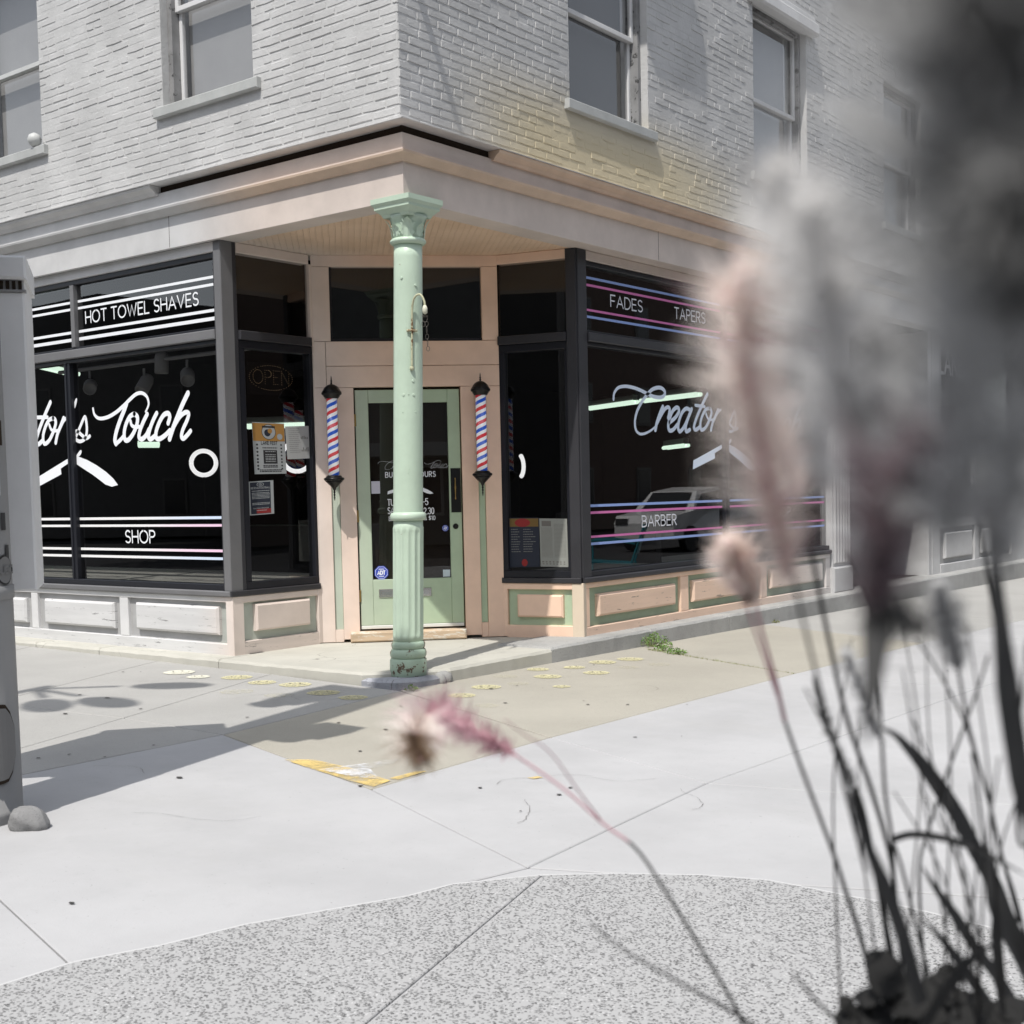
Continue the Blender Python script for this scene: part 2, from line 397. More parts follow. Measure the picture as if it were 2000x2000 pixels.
def soffit():
    m, nt, b = newmat('embossed_tin_soffit'); p = pos(nt); mp = nd(nt, 'ShaderNodeMapping'); mp.inputs['Rotation'].default_value = (0, 0, PI / 4); nt.links.new(p, mp.inputs['Vector'])
    br = nd(nt, 'ShaderNodeTexBrick'); br.inputs['Scale'].default_value = 5.2; br.inputs['Mortar Size'].default_value = .035; br.inputs['Mortar Smooth'].default_value = .6
    nt.links.new(mp.outputs[0], br.inputs['Vector']); n2 = noise(nt, 30, 5, .6, p); n1 = noise(nt, 2, 5, .6, p); n3 = noise(nt, 10, 9, .72, p)
    cc = mixc(nt, ramp(nt, n1.outputs[0], .3, .7), (.68, .49, .335), (.78, .58, .42)); cc = mixc(nt, ramp(nt, n3.outputs[0], .69, .71), cc, (.30, .2, .13))
    g = nd(nt, 'ShaderNodeRGBToBW'); nt.links.new(cc, g.inputs[0]); cc = mixc(nt, fade_mask(nt), g.outputs[0], cc)
    nt.links.new(cc, b.inputs['Base Color']); b.inputs['Roughness'].default_value = .5
    h = mul(nt, mul(nt, br.outputs['Fac'], -1.), mul(nt, n2.outputs[0], .5), 'ADD'); bump(nt, b, h, .008, .8); return m
m_soffit = soffit()
def glass(name, tint=.75):
    m = bpy.data.materials.new(name); m.use_nodes = True; nt = m.node_tree
    for n in list(nt.nodes): nt.nodes.remove(n)
    o = nd(nt, 'ShaderNodeOutputMaterial'); mx = nd(nt, 'ShaderNodeMixShader'); fr = nd(nt, 'ShaderNodeFresnel'); gb = nd(nt, 'ShaderNodeNewGeometry'); nt.links.new(mul(nt, 1.5, mul(nt, gb.outputs['Backfacing'], .83333), 'SUBTRACT'), fr.inputs[0])
    t = nd(nt, 'ShaderNodeBsdfTransparent'); t.inputs[0].default_value = (tint, tint, tint, 1); g = nd(nt, 'ShaderNodeBsdfGlossy'); g.inputs['Roughness'].default_value = 0
    f2 = mul(nt, mul(nt, fr.outputs[0], 2.), mul(nt, fr.outputs[0], 1., 'ADD'), 'DIVIDE')   # both faces of the pane
    nt.links.new(f2, mx.inputs[0]); nt.links.new(t.outputs[0], mx.inputs[1]); nt.links.new(g.outputs[0], mx.inputs[2]); nt.links.new(mx.outputs[0], o.inputs[0])
    p = pos(nt); n = noise(nt, 1.3, 2, .5, p); bn = nd(nt, 'ShaderNodeBump'); bn.inputs['Distance'].default_value = .004; bn.inputs['Strength'].default_value = .08
    nt.links.new(n.outputs[0], bn.inputs['Height']); nt.links.new(bn.outputs[0], g.inputs['Normal'])
    return m
m_glass = glass('shop_window_glass', .62); m_glass2 = glass('sash_glass', .9)

# traced artwork and plant lines, in metres
LOGO=[('Tswash',[(0.293,2.021),(0.308,1.972),(0.354,1.938),(0.421,1.929),(0.517,1.94),(0.627,1.974),(0.736,2.024),(0.817,2.067),(0.904,2.105),(0.982,2.109),(1.044,2.076),(1.066,2.024),(1.051,1.986),(1.021,1.953)],0.0335),
('Tstem',[(0.765,2.03),(0.719,1.965),(0.661,1.888),(0.609,1.803),(0.587,1.739),(0.6,1.707)],0.0464),
('Ttail',[(0.6,1.707),(0.664,1.736),(0.72,1.774)],0.0361),
('o',[(0.868,1.944),(0.808,1.925),(0.752,1.868),(0.721,1.798),(0.727,1.737),(0.776,1.733),(0.845,1.784),(0.897,1.853),(0.909,1.915),(0.868,1.944)],0.0413),
('oin',[(0.813,1.889),(0.827,1.852),(0.874,1.833),(0.926,1.836)],0.031),
('u1',[(1.041,1.932),(0.986,1.872),(0.937,1.803),(0.92,1.749),(0.958,1.73),(1.017,1.76),(1.058,1.806)],0.0413),
('u2',[(1.167,1.933),(1.113,1.873),(1.064,1.798),(1.048,1.743),(1.079,1.726),(1.144,1.755)],0.0413),
('c',[(1.311,1.844),(1.335,1.893),(1.316,1.923),(1.26,1.914),(1.201,1.861),(1.152,1.786),(1.149,1.735),(1.192,1.722),(1.268,1.749),(1.332,1.785)],0.0413),
('h1',[(1.577,2.07),(1.502,1.983),(1.437,1.895),(1.37,1.799),(1.322,1.716)],0.0464),
('h2',[(1.383,1.813),(1.461,1.886),(1.535,1.919),(1.576,1.907),(1.555,1.858),(1.497,1.785),(1.476,1.732),(1.499,1.712),(1.548,1.737),(1.592,1.769)],0.0387),
('s',[(0.029,1.796),(0.091,1.868),(0.167,1.955),(0.191,1.896),(0.189,1.822),(0.154,1.766),(0.082,1.748),(0.02,1.772),(0.009,1.814),(0.046,1.838),(0.114,1.801),(0.175,1.771),(0.23,1.787)],0.0323),
('ap',[(0.056,2.113),(0.037,2.077),(0.019,2.041)],0.0323),
('r1',[(-0.146,1.963),(-0.195,1.898),(-0.251,1.825),(-0.283,1.751)],0.0387),
('r2',[(-0.235,1.841),(-0.156,1.93),(-0.096,1.962),(-0.064,1.954),(-0.067,1.917),(-0.076,1.872)],0.031),
('o2',[(-0.307,1.969),(-0.374,1.954),(-0.436,1.893),(-0.474,1.818),(-0.461,1.751),(-0.388,1.772),(-0.316,1.845),(-0.271,1.919),(-0.278,1.957),(-0.307,1.969)],0.0387),
('o2in',[(-0.37,1.915),(-0.344,1.872),(-0.293,1.857),(-0.234,1.858)],0.0284),
('t',[(-0.34,2.112),(-0.414,2.028),(-0.488,1.938),(-0.555,1.847),(-0.591,1.772),(-0.555,1.749),(-0.477,1.784)],0.0413),
('tbar',[(-0.559,1.989),(-0.395,1.983)],0.0335),
('C',[(-1.884,1.983),(-1.871,2.041),(-1.81,2.092),(-1.702,2.111),(-1.579,2.105),(-1.468,2.086),(-1.355,2.058),(-1.254,2.038),(-1.152,2.037),(-1.093,2.059),(-1.084,2.098),(-1.135,2.125),(-1.208,2.125),(-1.297,2.099),(-1.384,2.041),(-1.471,1.965),(-1.537,1.88),(-1.567,1.796),(-1.554,1.722),(-1.5,1.687),(-1.422,1.689),(-1.321,1.72),(-1.233,1.765)],0.0384),
('r',[(-1.118,1.952),(-1.172,1.878),(-1.218,1.8),(-1.246,1.727)],0.0416),
('rr',[(-1.225,1.783),(-1.149,1.869),(-1.089,1.927),(-1.036,1.951),(-1.006,1.935),(-1.015,1.891),(-1.034,1.849)],0.0384),
('e',[(-1.01,1.806),(-0.918,1.853),(-0.852,1.911),(-0.858,1.948),(-0.9,1.95),(-0.962,1.911),(-1.009,1.84),(-1.033,1.771),(-1.012,1.729),(-0.951,1.739),(-0.881,1.789)],0.0416),
('a1',[(-0.66,1.94),(-0.722,1.95),(-0.794,1.909),(-0.849,1.829),(-0.867,1.759),(-0.837,1.724),(-0.766,1.77),(-0.685,1.869),(-0.628,1.946)],0.0416),
('a2',[(-0.628,1.951),(-0.685,1.869),(-0.734,1.78),(-0.728,1.728),(-0.665,1.746)],0.0416),
('razL',[(-0.609,1.446),(-0.078,1.613),(-0.069,1.575),(-0.222,1.521),(-0.216,1.47),(-0.623,1.357)],0),
('razR',[(-0.012,1.627),(0.045,1.629),(0.052,1.617),(0.176,1.584),(0.312,1.534),(0.445,1.473),(0.543,1.414),(0.606,1.358),(0.518,1.345),(0.424,1.368),(0.358,1.402),(0.251,1.454),(0.115,1.511),(-0.006,1.564)],0),
('razh',[(0.09,1.661),(0.067,1.641),(0.031,1.623)],0.0352)]
AGGB=[[2.938,-4.795],[2.944,-4.573],[3.029,-4.34],[3.084,-4.07],[3.295,-3.563],[3.329,-3.379],[3.508,-3.118],[3.714,-2.944],[3.947,-2.796],[4.153,-2.717],[4.334,-2.717],[4.448,-2.722],[4.56,-2.711],[4.849,-2.749],[4.994,-2.778]]
SMILEY=[(-1.208,-0.464,0.226,1),(-0.859,-0.533,0.201,1),(-0.586,-0.47,0.224,1),(-0.15,-0.621,0.221,1),(0.161,-0.655,0.194,1),(-1.784,-0.532,0.234,1),(-1.466,-0.609,0.17,1),(-0.67,-0.925,0.227,0),(-0.311,-0.879,0.188,0),(0.686,-0.184,0.185,1),(0.583,0.2,0.203,1),(0.369,0.682,0.178,0),(0.666,0.448,0.16,0),(0.338,1.121,0.168,1),(0.625,0.852,0.202,1),(0.991,0.512,0.123,1),(0.495,1.369,0.166,1),(0.801,1.215,0.196,1),(0.504,1.741,0.215,1),(0.581,2.022,0.211,1),(0.834,1.602,0.173,0),(0.936,1.869,0.176,0),(1.083,-0.41,0.159,0)]
SPOTS=[[2.396,-0.776],[2.485,-2.202],[1.47,0.081],[1.774,0.122],[0.719,0.367],[0.933,0.372],[1.113,-0.267],[1.571,-0.02],[0.654,-0.735],[1.138,-1.387],[0.455,-2.439],[0.304,-2.846],[0.257,-2.991],[0.511,-2.778],[2.463,-4.262],[1.21,-2.861],[-2.605,-0.791],[-2.155,-0.763],[-1.153,-1.599],[-0.83,-2.126]]
STEMS=[('mix',0.0018,0.0012,[(5.7154,-5.845,0.8383),(5.7124,-5.8426,0.8532),(5.6919,-5.8518,0.8935),(5.6641,-5.866,0.945),(5.648,-5.8731,0.9696),(5.6291,-5.883,0.9855),(5.6042,-5.8968,1.0107),(5.5734,-5.9152,1.0361)]),('pink',0.001,0.0005,[(5.6259,-5.8783,0.984),(5.6282,-5.9123,1.0149),(5.6301,-5.9464,1.0476),(5.6332,-5.9807,1.0664),(5.6424,-6.0105,1.0807)]),('dark',0.0024,0.0006,[(5.7384,-5.8519,0.8464),(5.7418,-5.8976,0.8787),(5.7314,-5.9536,0.9162),(5.7228,-6.0083,0.9531),(5.7307,-6.0507,0.9817)]),('dark',0.0022,0.0008,[(5.7904,-5.8366,0.8503),(5.7969,-5.8676,0.8764),(5.7989,-5.9022,0.9017),(5.8017,-5.9362,0.9276),(5.8123,-5.9649,0.9434)]),('dark',0.003,0.0016,[(5.7861,-5.7646,0.8385),(5.786,-5.791,0.8837),(5.7876,-5.8164,0.9235),(5.7898,-5.8418,0.9567),(5.7932,-5.8666,0.9862),(5.7864,-5.8971,1.0454),(5.7877,-5.9231,1.0801)]),('pink',0.0024,0.0011,[(5.7877,-5.9231,1.0801),(5.7951,-5.9491,1.1076),(5.801,-5.9761,1.1374),(5.8092,-6.0019,1.1598)]),('pink',0.0014,0.0009,[(5.7893,-5.9277,1.0859),(5.7912,-5.9477,1.1101),(5.7909,-5.9688,1.142),(5.7951,-5.9874,1.1611)]),('dark',0.0032,0.002,[(5.7945,-5.7571,0.8527),(5.7964,-5.7996,0.9445),(5.8035,-5.8403,1.0045),(5.8144,-5.8804,1.0334)]),('dark',0.003,0.0016,[(5.7926,-5.7226,0.8255),(5.7984,-5.7711,0.9164),(5.8112,-5.8168,0.9728),(5.8189,-5.8664,1.0293),(5.8246,-5.9176,1.0845),(5.8344,-5.9656,1.1409),(5.8473,-6.0121,1.1856),(5.8622,-6.0579,1.2175)]),('dark',0.0024,0.0014,[(5.8029,-5.7738,0.8819),(5.8128,-5.8126,0.9376),(5.8249,-5.8497,0.996),(5.836,-5.8886,1.0377),(5.8472,-5.9252,1.112),(5.8588,-5.9641,1.1502),(5.8637,-6.0084,1.1856)]),('dark',0.0022,0.0008,[(5.8504,-5.6722,0.8986),(5.8508,-5.7129,0.957),(5.8547,-5.7518,1.0017),(5.8584,-5.7912,1.0423),(5.8636,-5.8302,1.0728),(5.8678,-5.8704,1.0984),(5.8727,-5.9102,1.1198),(5.8787,-5.9497,1.1359)]),('dark',0.0022,0.001,[(5.7876,-5.6882,0.8283),(5.7956,-5.7227,0.9134),(5.8084,-5.7567,0.9572),(5.8249,-5.7888,0.9853),(5.8456,-5.8168,1.0262),(5.8687,-5.8425,1.073),(5.8871,-5.8732,1.102),(5.9029,-5.9064,1.1241)]),('dark',0.0022,0.0014,[(5.8567,-5.669,0.876),(5.8593,-5.7086,0.9251),(5.8619,-5.7488,0.9673),(5.866,-5.7876,1.0116),(5.8698,-5.8269,1.0523),(5.877,-5.8645,1.0811),(5.8843,-5.9015,1.1166),(5.894,-5.9379,1.1354)]),('dark',0.0018,0.0014,[(5.848,-5.7341,0.9443),(5.8617,-5.7843,0.9791),(5.8744,-5.8344,1.0254),(5.8871,-5.8851,1.0639)]),('dark',0.0022,0.0015,[(5.8088,-5.71,0.8251),(5.8101,-5.7522,0.884),(5.8168,-5.7912,0.929),(5.8233,-5.8303,0.9746),(5.8325,-5.8688,1.0015)]),('dark',0.002,0.0012,[(5.8772,-5.7162,0.8798),(5.8814,-5.7775,1.035),(5.8911,-5.8406,1.1098),(5.8997,-5.9047,1.1808),(5.9145,-5.9667,1.2153),(5.9303,-6.0286,1.2418)]),('dark',0.002,0.001,[(5.8993,-5.8172,0.9964),(5.9168,-5.897,1.0204),(5.9376,-5.9717,1.0769),(5.9616,-6.045,1.1205),(5.986,-6.1183,1.159)]),('dark',0.0018,0.001,[(5.8395,-5.927,0.9977),(5.8606,-6.0095,1.075),(5.8845,-6.0908,1.1392),(5.9137,-6.1697,1.1804),(5.9462,-6.2468,1.2118)]),('grey',0.0017,0.0007,[(5.792,-5.7788,0.8411),(5.7917,-5.8002,0.914),(5.7918,-5.8209,0.9942),(5.7979,-5.8371,1.0707)]),('dark',0.0017,0.0007,[(5.7379,-5.7292,0.8108),(5.7525,-5.771,0.9149),(5.7691,-5.8109,1.0236),(5.7966,-5.8431,1.1218)]),('dark',0.0017,0.0007,[(5.8555,-5.7273,0.8385),(5.8741,-5.7992,0.9484),(5.8916,-5.8722,1.0561),(5.9052,-5.9493,1.1476)]),('grey',0.0017,0.0007,[(5.8134,-5.7294,0.8291),(5.8341,-5.7763,0.9387),(5.8533,-5.8242,1.0507),(5.8656,-5.8784,1.1501)]),('dark',0.0017,0.0007,[(5.7918,-5.7558,0.8331),(5.811,-5.8291,0.9315),(5.8272,-5.9047,1.0283),(5.8325,-5.9899,1.1117)]),('dark',0.0017,0.0007,[(5.8546,-5.775,0.8549),(5.8803,-5.8492,0.9376),(5.9068,-5.9229,1.0178),(5.9365,-5.995,1.0864)]),('grey',0.0017,0.0007,[(5.8401,-5.6575,0.8106),(5.8304,-5.7152,0.9148),(5.823,-5.7709,1.024),(5.8338,-5.8132,1.123)]),('dark',0.0017,0.0007,[(5.8519,-5.8003,0.863),(5.8608,-5.8574,0.9524),(5.8695,-5.9145,1.0428),(5.8795,-5.9715,1.1224)]),('dark',0.0017,0.0007,[(5.8135,-5.705,0.8207),(5.847,-5.7778,0.9043),(5.8786,-5.852,0.9861),(5.9027,-5.933,1.0572)]),('grey',0.0017,0.0007,[(5.8201,-5.688,0.8163),(5.8318,-5.7428,0.8891),(5.8397,-5.8003,0.9638),(5.834,-5.869,1.0318)]),('dark',0.0017,0.0007,[(5.8649,-5.8065,0.8683),(5.8661,-5.827,0.9374),(5.8638,-5.8497,1.0132),(5.8485,-5.8827,1.0859)]),('dark',0.0017,0.0007,[(5.8711,-5.7707,0.8573),(5.8751,-5.7968,0.9211),(5.8824,-5.8199,0.9899),(5.9066,-5.8302,1.0542)]),('grey',0.0017,0.0007,[(5.7988,-5.7763,0.8418),(5.812,-5.7838,0.9376),(5.8224,-5.7928,1.0439),(5.8161,-5.815,1.146)]),('dark',0.0017,0.0007,[(5.8512,-5.7627,0.8497),(5.876,-5.8432,0.9279),(5.8978,-5.9262,1.0035),(5.9082,-6.0188,1.069)])]
BLADES=[(0.0024,[(5.8136,-5.821,0.9878),(5.8331,-5.8381,0.9979),(5.8571,-5.8521,1.0026),(5.8811,-5.8663,1.0035),(5.9014,-5.8836,1.0031),(5.9232,-5.8998,1.0012)]),(0.0055,[(5.8568,-5.6694,0.8686),(5.8511,-5.7024,0.9109),(5.8517,-5.7315,0.9407),(5.8473,-5.764,0.9763),(5.8458,-5.7946,1.0059),(5.8389,-5.8292,1.0396),(5.8391,-5.8594,1.0579),(5.8415,-5.8883,1.0714),(5.8412,-5.9194,1.0814)]),(0.0045,[(5.9734,-6.2245,1.2275),(5.976,-6.2389,1.2113),(5.9805,-6.252,1.1929),(5.9848,-6.2653,1.1741),(5.9884,-6.2789,1.158),(5.9921,-6.292,1.148)]),(0.005,[(5.9618,-6.0182,1.0522),(5.9603,-6.0382,1.0823),(5.9627,-6.056,1.1032),(5.965,-6.0736,1.1275),(5.9679,-6.0907,1.1509),(5.9692,-6.1078,1.1918),(5.9716,-6.1247,1.2242)]),(0.004,[(5.8547,-5.6744,0.8238),(5.8516,-5.7119,0.8638),(5.8454,-5.7521,0.901),(5.8437,-5.7889,0.9341),(5.8429,-5.8254,0.9633),(5.8472,-5.8585,0.9853)]),(0.004,[(5.849,-5.6797,0.8128),(5.8495,-5.7392,0.8594),(5.8462,-5.8012,0.9134),(5.8478,-5.8604,0.9538)]),(0.006,[(5.8588,-5.61,0.7946),(5.8539,-5.6717,0.8686),(5.854,-5.7311,0.9229),(5.8651,-5.7826,0.9663),(5.8781,-5.8334,1.0002)]),(0.003,[(5.8491,-5.8645,0.8846),(5.8725,-5.8859,0.9224),(5.895,-5.9084,0.9523),(5.9187,-5.9306,0.9737)]),(0.004,[(5.8579,-5.7327,0.8591),(5.8598,-5.7498,0.8937),(5.8631,-5.7659,0.9272),(5.868,-5.7814,0.9528)]),(0.004,[(5.8845,-5.9597,0.9403),(5.8866,-5.9869,0.9797),(5.8892,-6.0142,1.0118),(5.8884,-6.0437,1.0495),(5.8903,-6.0715,1.0825)]),(0.0035,[(6.0333,-6.4,1.3114),(6.0416,-6.4026,1.304),(6.0497,-6.4053,1.2975),(6.0557,-6.4095,1.2913)]),(0.003,[(6.0295,-6.3917,1.2921),(6.0362,-6.3954,1.2872),(6.045,-6.3975,1.2802),(6.0496,-6.4028,1.2756)]),(0.0034,[(6.0259,-6.3958,1.2745),(6.0327,-6.3994,1.27),(6.0422,-6.4009,1.2638),(6.0492,-6.4043,1.2584)]),(0.004,[(6.0544,-6.4109,1.287),(6.0588,-6.4162,1.282),(6.0638,-6.4211,1.2775),(6.0686,-6.4262,1.2728)]),(0.0045,[(6.0522,-6.4148,1.2568),(6.0581,-6.419,1.2522),(6.0637,-6.4233,1.2491),(6.0698,-6.4275,1.2437)]),(0.003,[(6.016,-6.3794,1.2582),(6.023,-6.3825,1.2561),(6.0323,-6.3842,1.2509),(6.0397,-6.3874,1.2441)]),(0.0032,[(6.0205,-6.3772,1.24),(6.0283,-6.3798,1.2378),(6.0362,-6.3824,1.2342),(6.0416,-6.3871,1.2283)]),(0.0045,[(6.0557,-6.4124,1.2532),(6.0613,-6.421,1.2483),(6.0661,-6.4305,1.2407)]),(0.0045,[(6.0505,-6.3926,1.2316),(6.0504,-6.4017,1.224),(6.0508,-6.4103,1.2186),(6.0516,-6.4185,1.2135)]),(0.0042,[(6.0319,-6.3841,1.1992),(6.0353,-6.3891,1.2097),(6.0399,-6.3933,1.2196),(6.0461,-6.3964,1.227)]),(0.005,[(6.0663,-6.4263,1.2957),(6.0682,-6.4343,1.2825),(6.0713,-6.4414,1.2671),(6.0755,-6.4477,1.2527)]),(0.005,[(6.0718,-6.4239,1.2704),(6.0728,-6.4324,1.2596),(6.0757,-6.4394,1.2479),(6.0791,-6.4461,1.237)]),(0.003,[(6.0309,-6.3808,1.2534),(6.0382,-6.3886,1.2442),(6.0437,-6.3977,1.2337)])]
PLUMES=[('pinkgrad',0.03,1000,[(5.5734,-5.9152,1.0361),(5.5758,-5.941,1.0487),(5.5774,-5.9673,1.0623),(5.5823,-5.9912,1.0723),(5.589,-6.014,1.0794),(5.5983,-6.0352,1.0805),(5.6102,-6.0548,1.0774),(5.6247,-6.0724,1.0734),(5.6424,-6.0875,1.0689)]),('pinkpale',0.02,1000,[(5.8092,-6.002,1.1593),(5.8113,-6.0163,1.1719),(5.8136,-6.0305,1.1835),(5.8163,-6.0446,1.1934)]),('brown',0.008,120,[(5.8035,-6.0053,1.1738),(5.8075,-6.009,1.1672),(5.8115,-6.0129,1.1594)]),('dark',0.006,700,[(5.8222,-5.8776,0.9892),(5.8226,-5.8996,1.0319),(5.8242,-5.9216,1.0588),(5.8241,-5.945,1.0868),(5.8269,-5.9662,1.1135)]),('greymid',0.016,700,[(5.9104,-5.9764,1.1272),(5.9142,-5.9977,1.1427),(5.9183,-6.0188,1.1574),(5.9226,-6.0396,1.1736)]),('greymid',0.012,300,[(5.849,-5.9265,1.0762),(5.8522,-5.9559,1.1012),(5.8571,-5.9842,1.1247),(5.8646,-6.0113,1.1363)]),('pinkpale',0.022,650,[(5.9751,-6.3017,1.1945),(5.9763,-6.3146,1.2133),(5.9788,-6.3265,1.2321),(5.9817,-6.3382,1.2495),(5.9859,-6.349,1.2644),(5.9913,-6.3597,1.2698)]),('pinkpale',0.02,420,[(5.95,-6.2433,1.2183),(5.9542,-6.2645,1.2311),(5.96,-6.2843,1.2456),(5.9667,-6.3036,1.257)]),('greypale',0.018,550,[(5.9946,-6.3227,1.2198),(5.9969,-6.3348,1.2386),(5.9995,-6.3466,1.2573),(6.0029,-6.3579,1.2744),(6.0067,-6.3694,1.2844),(6.0114,-6.3808,1.287)]),('greypale',0.022,420,[(6.0231,-6.3653,1.2031),(6.0268,-6.3766,1.2249),(6.0283,-6.3898,1.2449),(6.0309,-6.4025,1.2609),(6.0346,-6.4147,1.2715)]),('haze',0.03,260,[(6.0648,-6.4337,1.2116),(6.069,-6.4391,1.2323),(6.0713,-6.4459,1.252),(6.0727,-6.4539,1.268),(6.0737,-6.4624,1.2791),(6.0749,-6.4712,1.2845)]),('haze',0.028,320,[(6.0765,-6.437,1.2155),(6.0797,-6.4456,1.237),(6.0813,-6.4557,1.2548),(6.0827,-6.4664,1.2679),(6.0833,-6.4777,1.2791)]),('shade',0.022,420,[(6.0817,-6.4548,1.2628),(6.0821,-6.4624,1.2708),(6.0821,-6.4704,1.2768),(6.0824,-6.4784,1.2803)]),('shade',0.022,300,[(6.0821,-6.4561,1.2414),(6.0842,-6.4664,1.2509),(6.0861,-6.4773,1.2561)]),('greymid',0.02,300,[(6.0592,-6.3878,1.205),(6.0609,-6.402,1.2237),(6.0639,-6.4154,1.2403),(6.0687,-6.4278,1.25)]),('dark',0.01,220,[(6.0266,-6.3384,1.1868),(6.0266,-6.3509,1.1898),(6.0276,-6.3625,1.1925),(6.0281,-6.3747,1.1952)]),('darkpink',0.02,260,[(6.032,-6.3842,1.1961),(6.0401,-6.3938,1.2108),(6.0472,-6.4045,1.2205),(6.0534,-6.416,1.2273)])]
LEAVES=[((5.8172,-5.8372,0.903),0.017,(0.75,0.46,0.45,0.24)),((5.8064,-5.8465,0.8901),0.01,(0.75,-0.42,0.34,0.72)),((5.8261,-5.8315,0.8862),0.013,(0.75,0.17,-0.19,0.62)),((5.8305,-5.7781,0.8767),0.012,(0.75,0.11,0.08,0.31)),((5.8436,-5.7689,0.8625),0.016,(0.75,-0.07,-0.11,0.71)),((5.8138,-5.8421,0.8734),0.016,(0.75,0.49,0.45,0.58)),((5.8325,-5.8153,0.8669),0.015,(0.75,-0.06,-0.23,0.23)),((5.8664,-5.7765,0.8634),0.016,(0.75,-0.47,-0.04,0.42)),((5.8783,-5.7667,0.8716),0.013,(0.75,-0.12,0.39,0.57)),((5.8273,-5.755,0.8794),0.008,(0.75,0.06,-0.26,0.22)),((5.7981,-5.8541,0.8755),0.01,(0.75,-0.17,-0.36,0.56)),((5.7966,-5.8546,0.8848),0.006,(0.75,0.5,0.17,0.33)),((5.8609,-5.8058,0.8688),0.015,(0.75,0.39,0.3,0.71))]
# ------------------------------------------------------------------ ground
ground = MB().add([(-150, -150, -.46), (150, -150, -.46), (150, 150, -.46), (-150, 150, -.46)], [(0, 1, 2, 3)]).build('ground', m_asph)
tag(ground, kind='structure')
walk = empty('sidewalk', (0, 0, 0), kind='structure')
def slab(pts, mat, dz=0, g=.005, parent=walk, name='slab', ch=.004):
    M = MB(); prism(M, inset(pts, g), -.42, lambda x, y: gz(x, y) + dz, ch=ch); return M.build(name, mat, parent)
a = (.21, -.26); b = (.498, -2.01); c = (2.1, -2.5); e = (2.02, -1.03); p1 = (-1.148, -.19); q1 = (-2.496, -.19)
k = (3.4, -3.06)
old = [[a, b, c, e], [a, p1, (-.42, -2.0), b], [(-.42, -2.0), (.57, -4.5), b], [p1, q1, (-1.62, -2.15), (-.42, -2.0)], [(-1.62, -2.15), (-.56, -4.5), (.57, -4.5), (-.42, -2.0)],
       [q1, (-4.3, -.19), (-3.0, -2.3), (-1.62, -2.15)], [(-3.0, -2.3), (-1.9, -4.5), (-.56, -4.5), (-1.62, -2.15)], [(-4.3, -.19), (-6.6, -.19), (-5.2, -2.5), (-3.0, -2.3)], [(-6.6, -.19), (-11, -.19), (-9.5, -2.7), (-5.2, -2.5)],
       [(-5.2, -2.5), (-3.8, -4.5), (-1.9, -4.5), (-3.0, -2.3)], [(-9.5, -2.7), (-8, -4.5), (-3.8, -4.5), (-5.2, -2.5)]]
for i, q in enumerate(old): slab(q, m_tan if i == 0 else m_oldg)
rt = [[(.19, -.24), e, (2.0, 2.0), (.19, 2.71)], [(.19, 2.71), (2.0, 2.0), (2.06, 4.4), (.19, 5.1)], [(.19, 5.1), (2.06, 4.4), (2.15, 6.8), (.19, 7.5)], [(.19, 7.5), (2.15, 6.8), (2.3, 10), (.19, 10.6)], [(.19, 10.6), (2.3, 10), (2.6, 15), (.19, 15.5)], [(.19, 15.5), (2.6, 15), (3, 26), (.19, 26)]]
for i, q in enumerate(rt): slab(q, m_tan if i < 2 else m_oldg)
new = [[b, (.57, -4.5), (.6, -4.9), (2.15, -4.35), (2.97, -4.59), (3.2, -3.9), k, c], [c, k, (3.25, -1.52), e], [e, (3.25, -1.52), (3.3, 2.0), (2.0, 2.0)], [(2.0, 2.0), (3.3, 2.0), (3.45, 5.2), (2.08, 5.2)], [(2.08, 5.2), (3.45, 5.2), (3.7, 10), (2.3, 10)], [(2.3, 10), (3.7, 10), (4.2, 18), (2.75, 18)],
       [k, (4.9, -2.4), (4.9, -1.0), (3.25, -1.52)], [(3.25, -1.52), (4.9, -1.0), (5.0, 2.2), (3.3, 2.0)], [(3.3, 2.0), (5.0, 2.2), (5.1, 5.4), (3.45, 5.2)], [(3.45, 5.2), (5.1, 5.4), (5.3, 18), (3.7, 10)],
       [(2.15, -4.35), (.6, -4.9), (.7, -7), (3.0, -7), (2.97, -4.59)]]
for q in new: slab(q, m_conc, g=.003)
for q in [[k, (3.2, -3.9), (2.97, -4.59), (3.0, -7), (9, -7), (9, -2.4), (4.9, -2.4)]]: slab(q, m_conc, dz=-.002)
# the curved band of exposed aggregate nearest the camera, cut by one score line
agg = empty('aggregate_paving', (0, 0, 0), kind='structure')
ab = AGGB
mid = 6
def agg_piece(pts):
    M = MB(); prism(M, pts, lambda x, y: gz(x, y) - .03, lambda x, y: gz(x, y) + .006, ch=.003); M.build('slab', m_agg, agg)
agg_piece([(p[0], p[1]) for p in ab[:mid]] + [(3.503, -3.122), (3.895, -4.38), (4.25, -5.5), (4.7, -6.9), (3.0, -6.9)])
agg_piece([(3.511, -3.118)] + [(p[0], p[1]) for p in ab[mid + 1:]] + [(6.2, -3.0), (8, -3.3), (8.5, -6.9), (4.714, -6.9), (4.262, -5.5), (3.905, -4.376)])
M = MB()
for i in range(len(ab) - 1):                                        # trowelled edge of white cement along the band
    p, q = Vector(ab[i]), Vector(ab[i + 1]); n = Vector((-(q - p).y, (q - p).x)).normalized()
    v = [p + n * .002, q + n * .002, q + n * .012, p + n * .012]
    M.add([(x.x, x.y, gz(x.x, x.y) + .0045) for x in v], [(0, 1, 2, 3)] if (v[1] - v[0]).cross(v[2] - v[0]) > 0 else [(3, 2, 1, 0)])
M.build('edge_strip', plain('fresh_cement_edge', (.50, .50, .50), .8), agg)

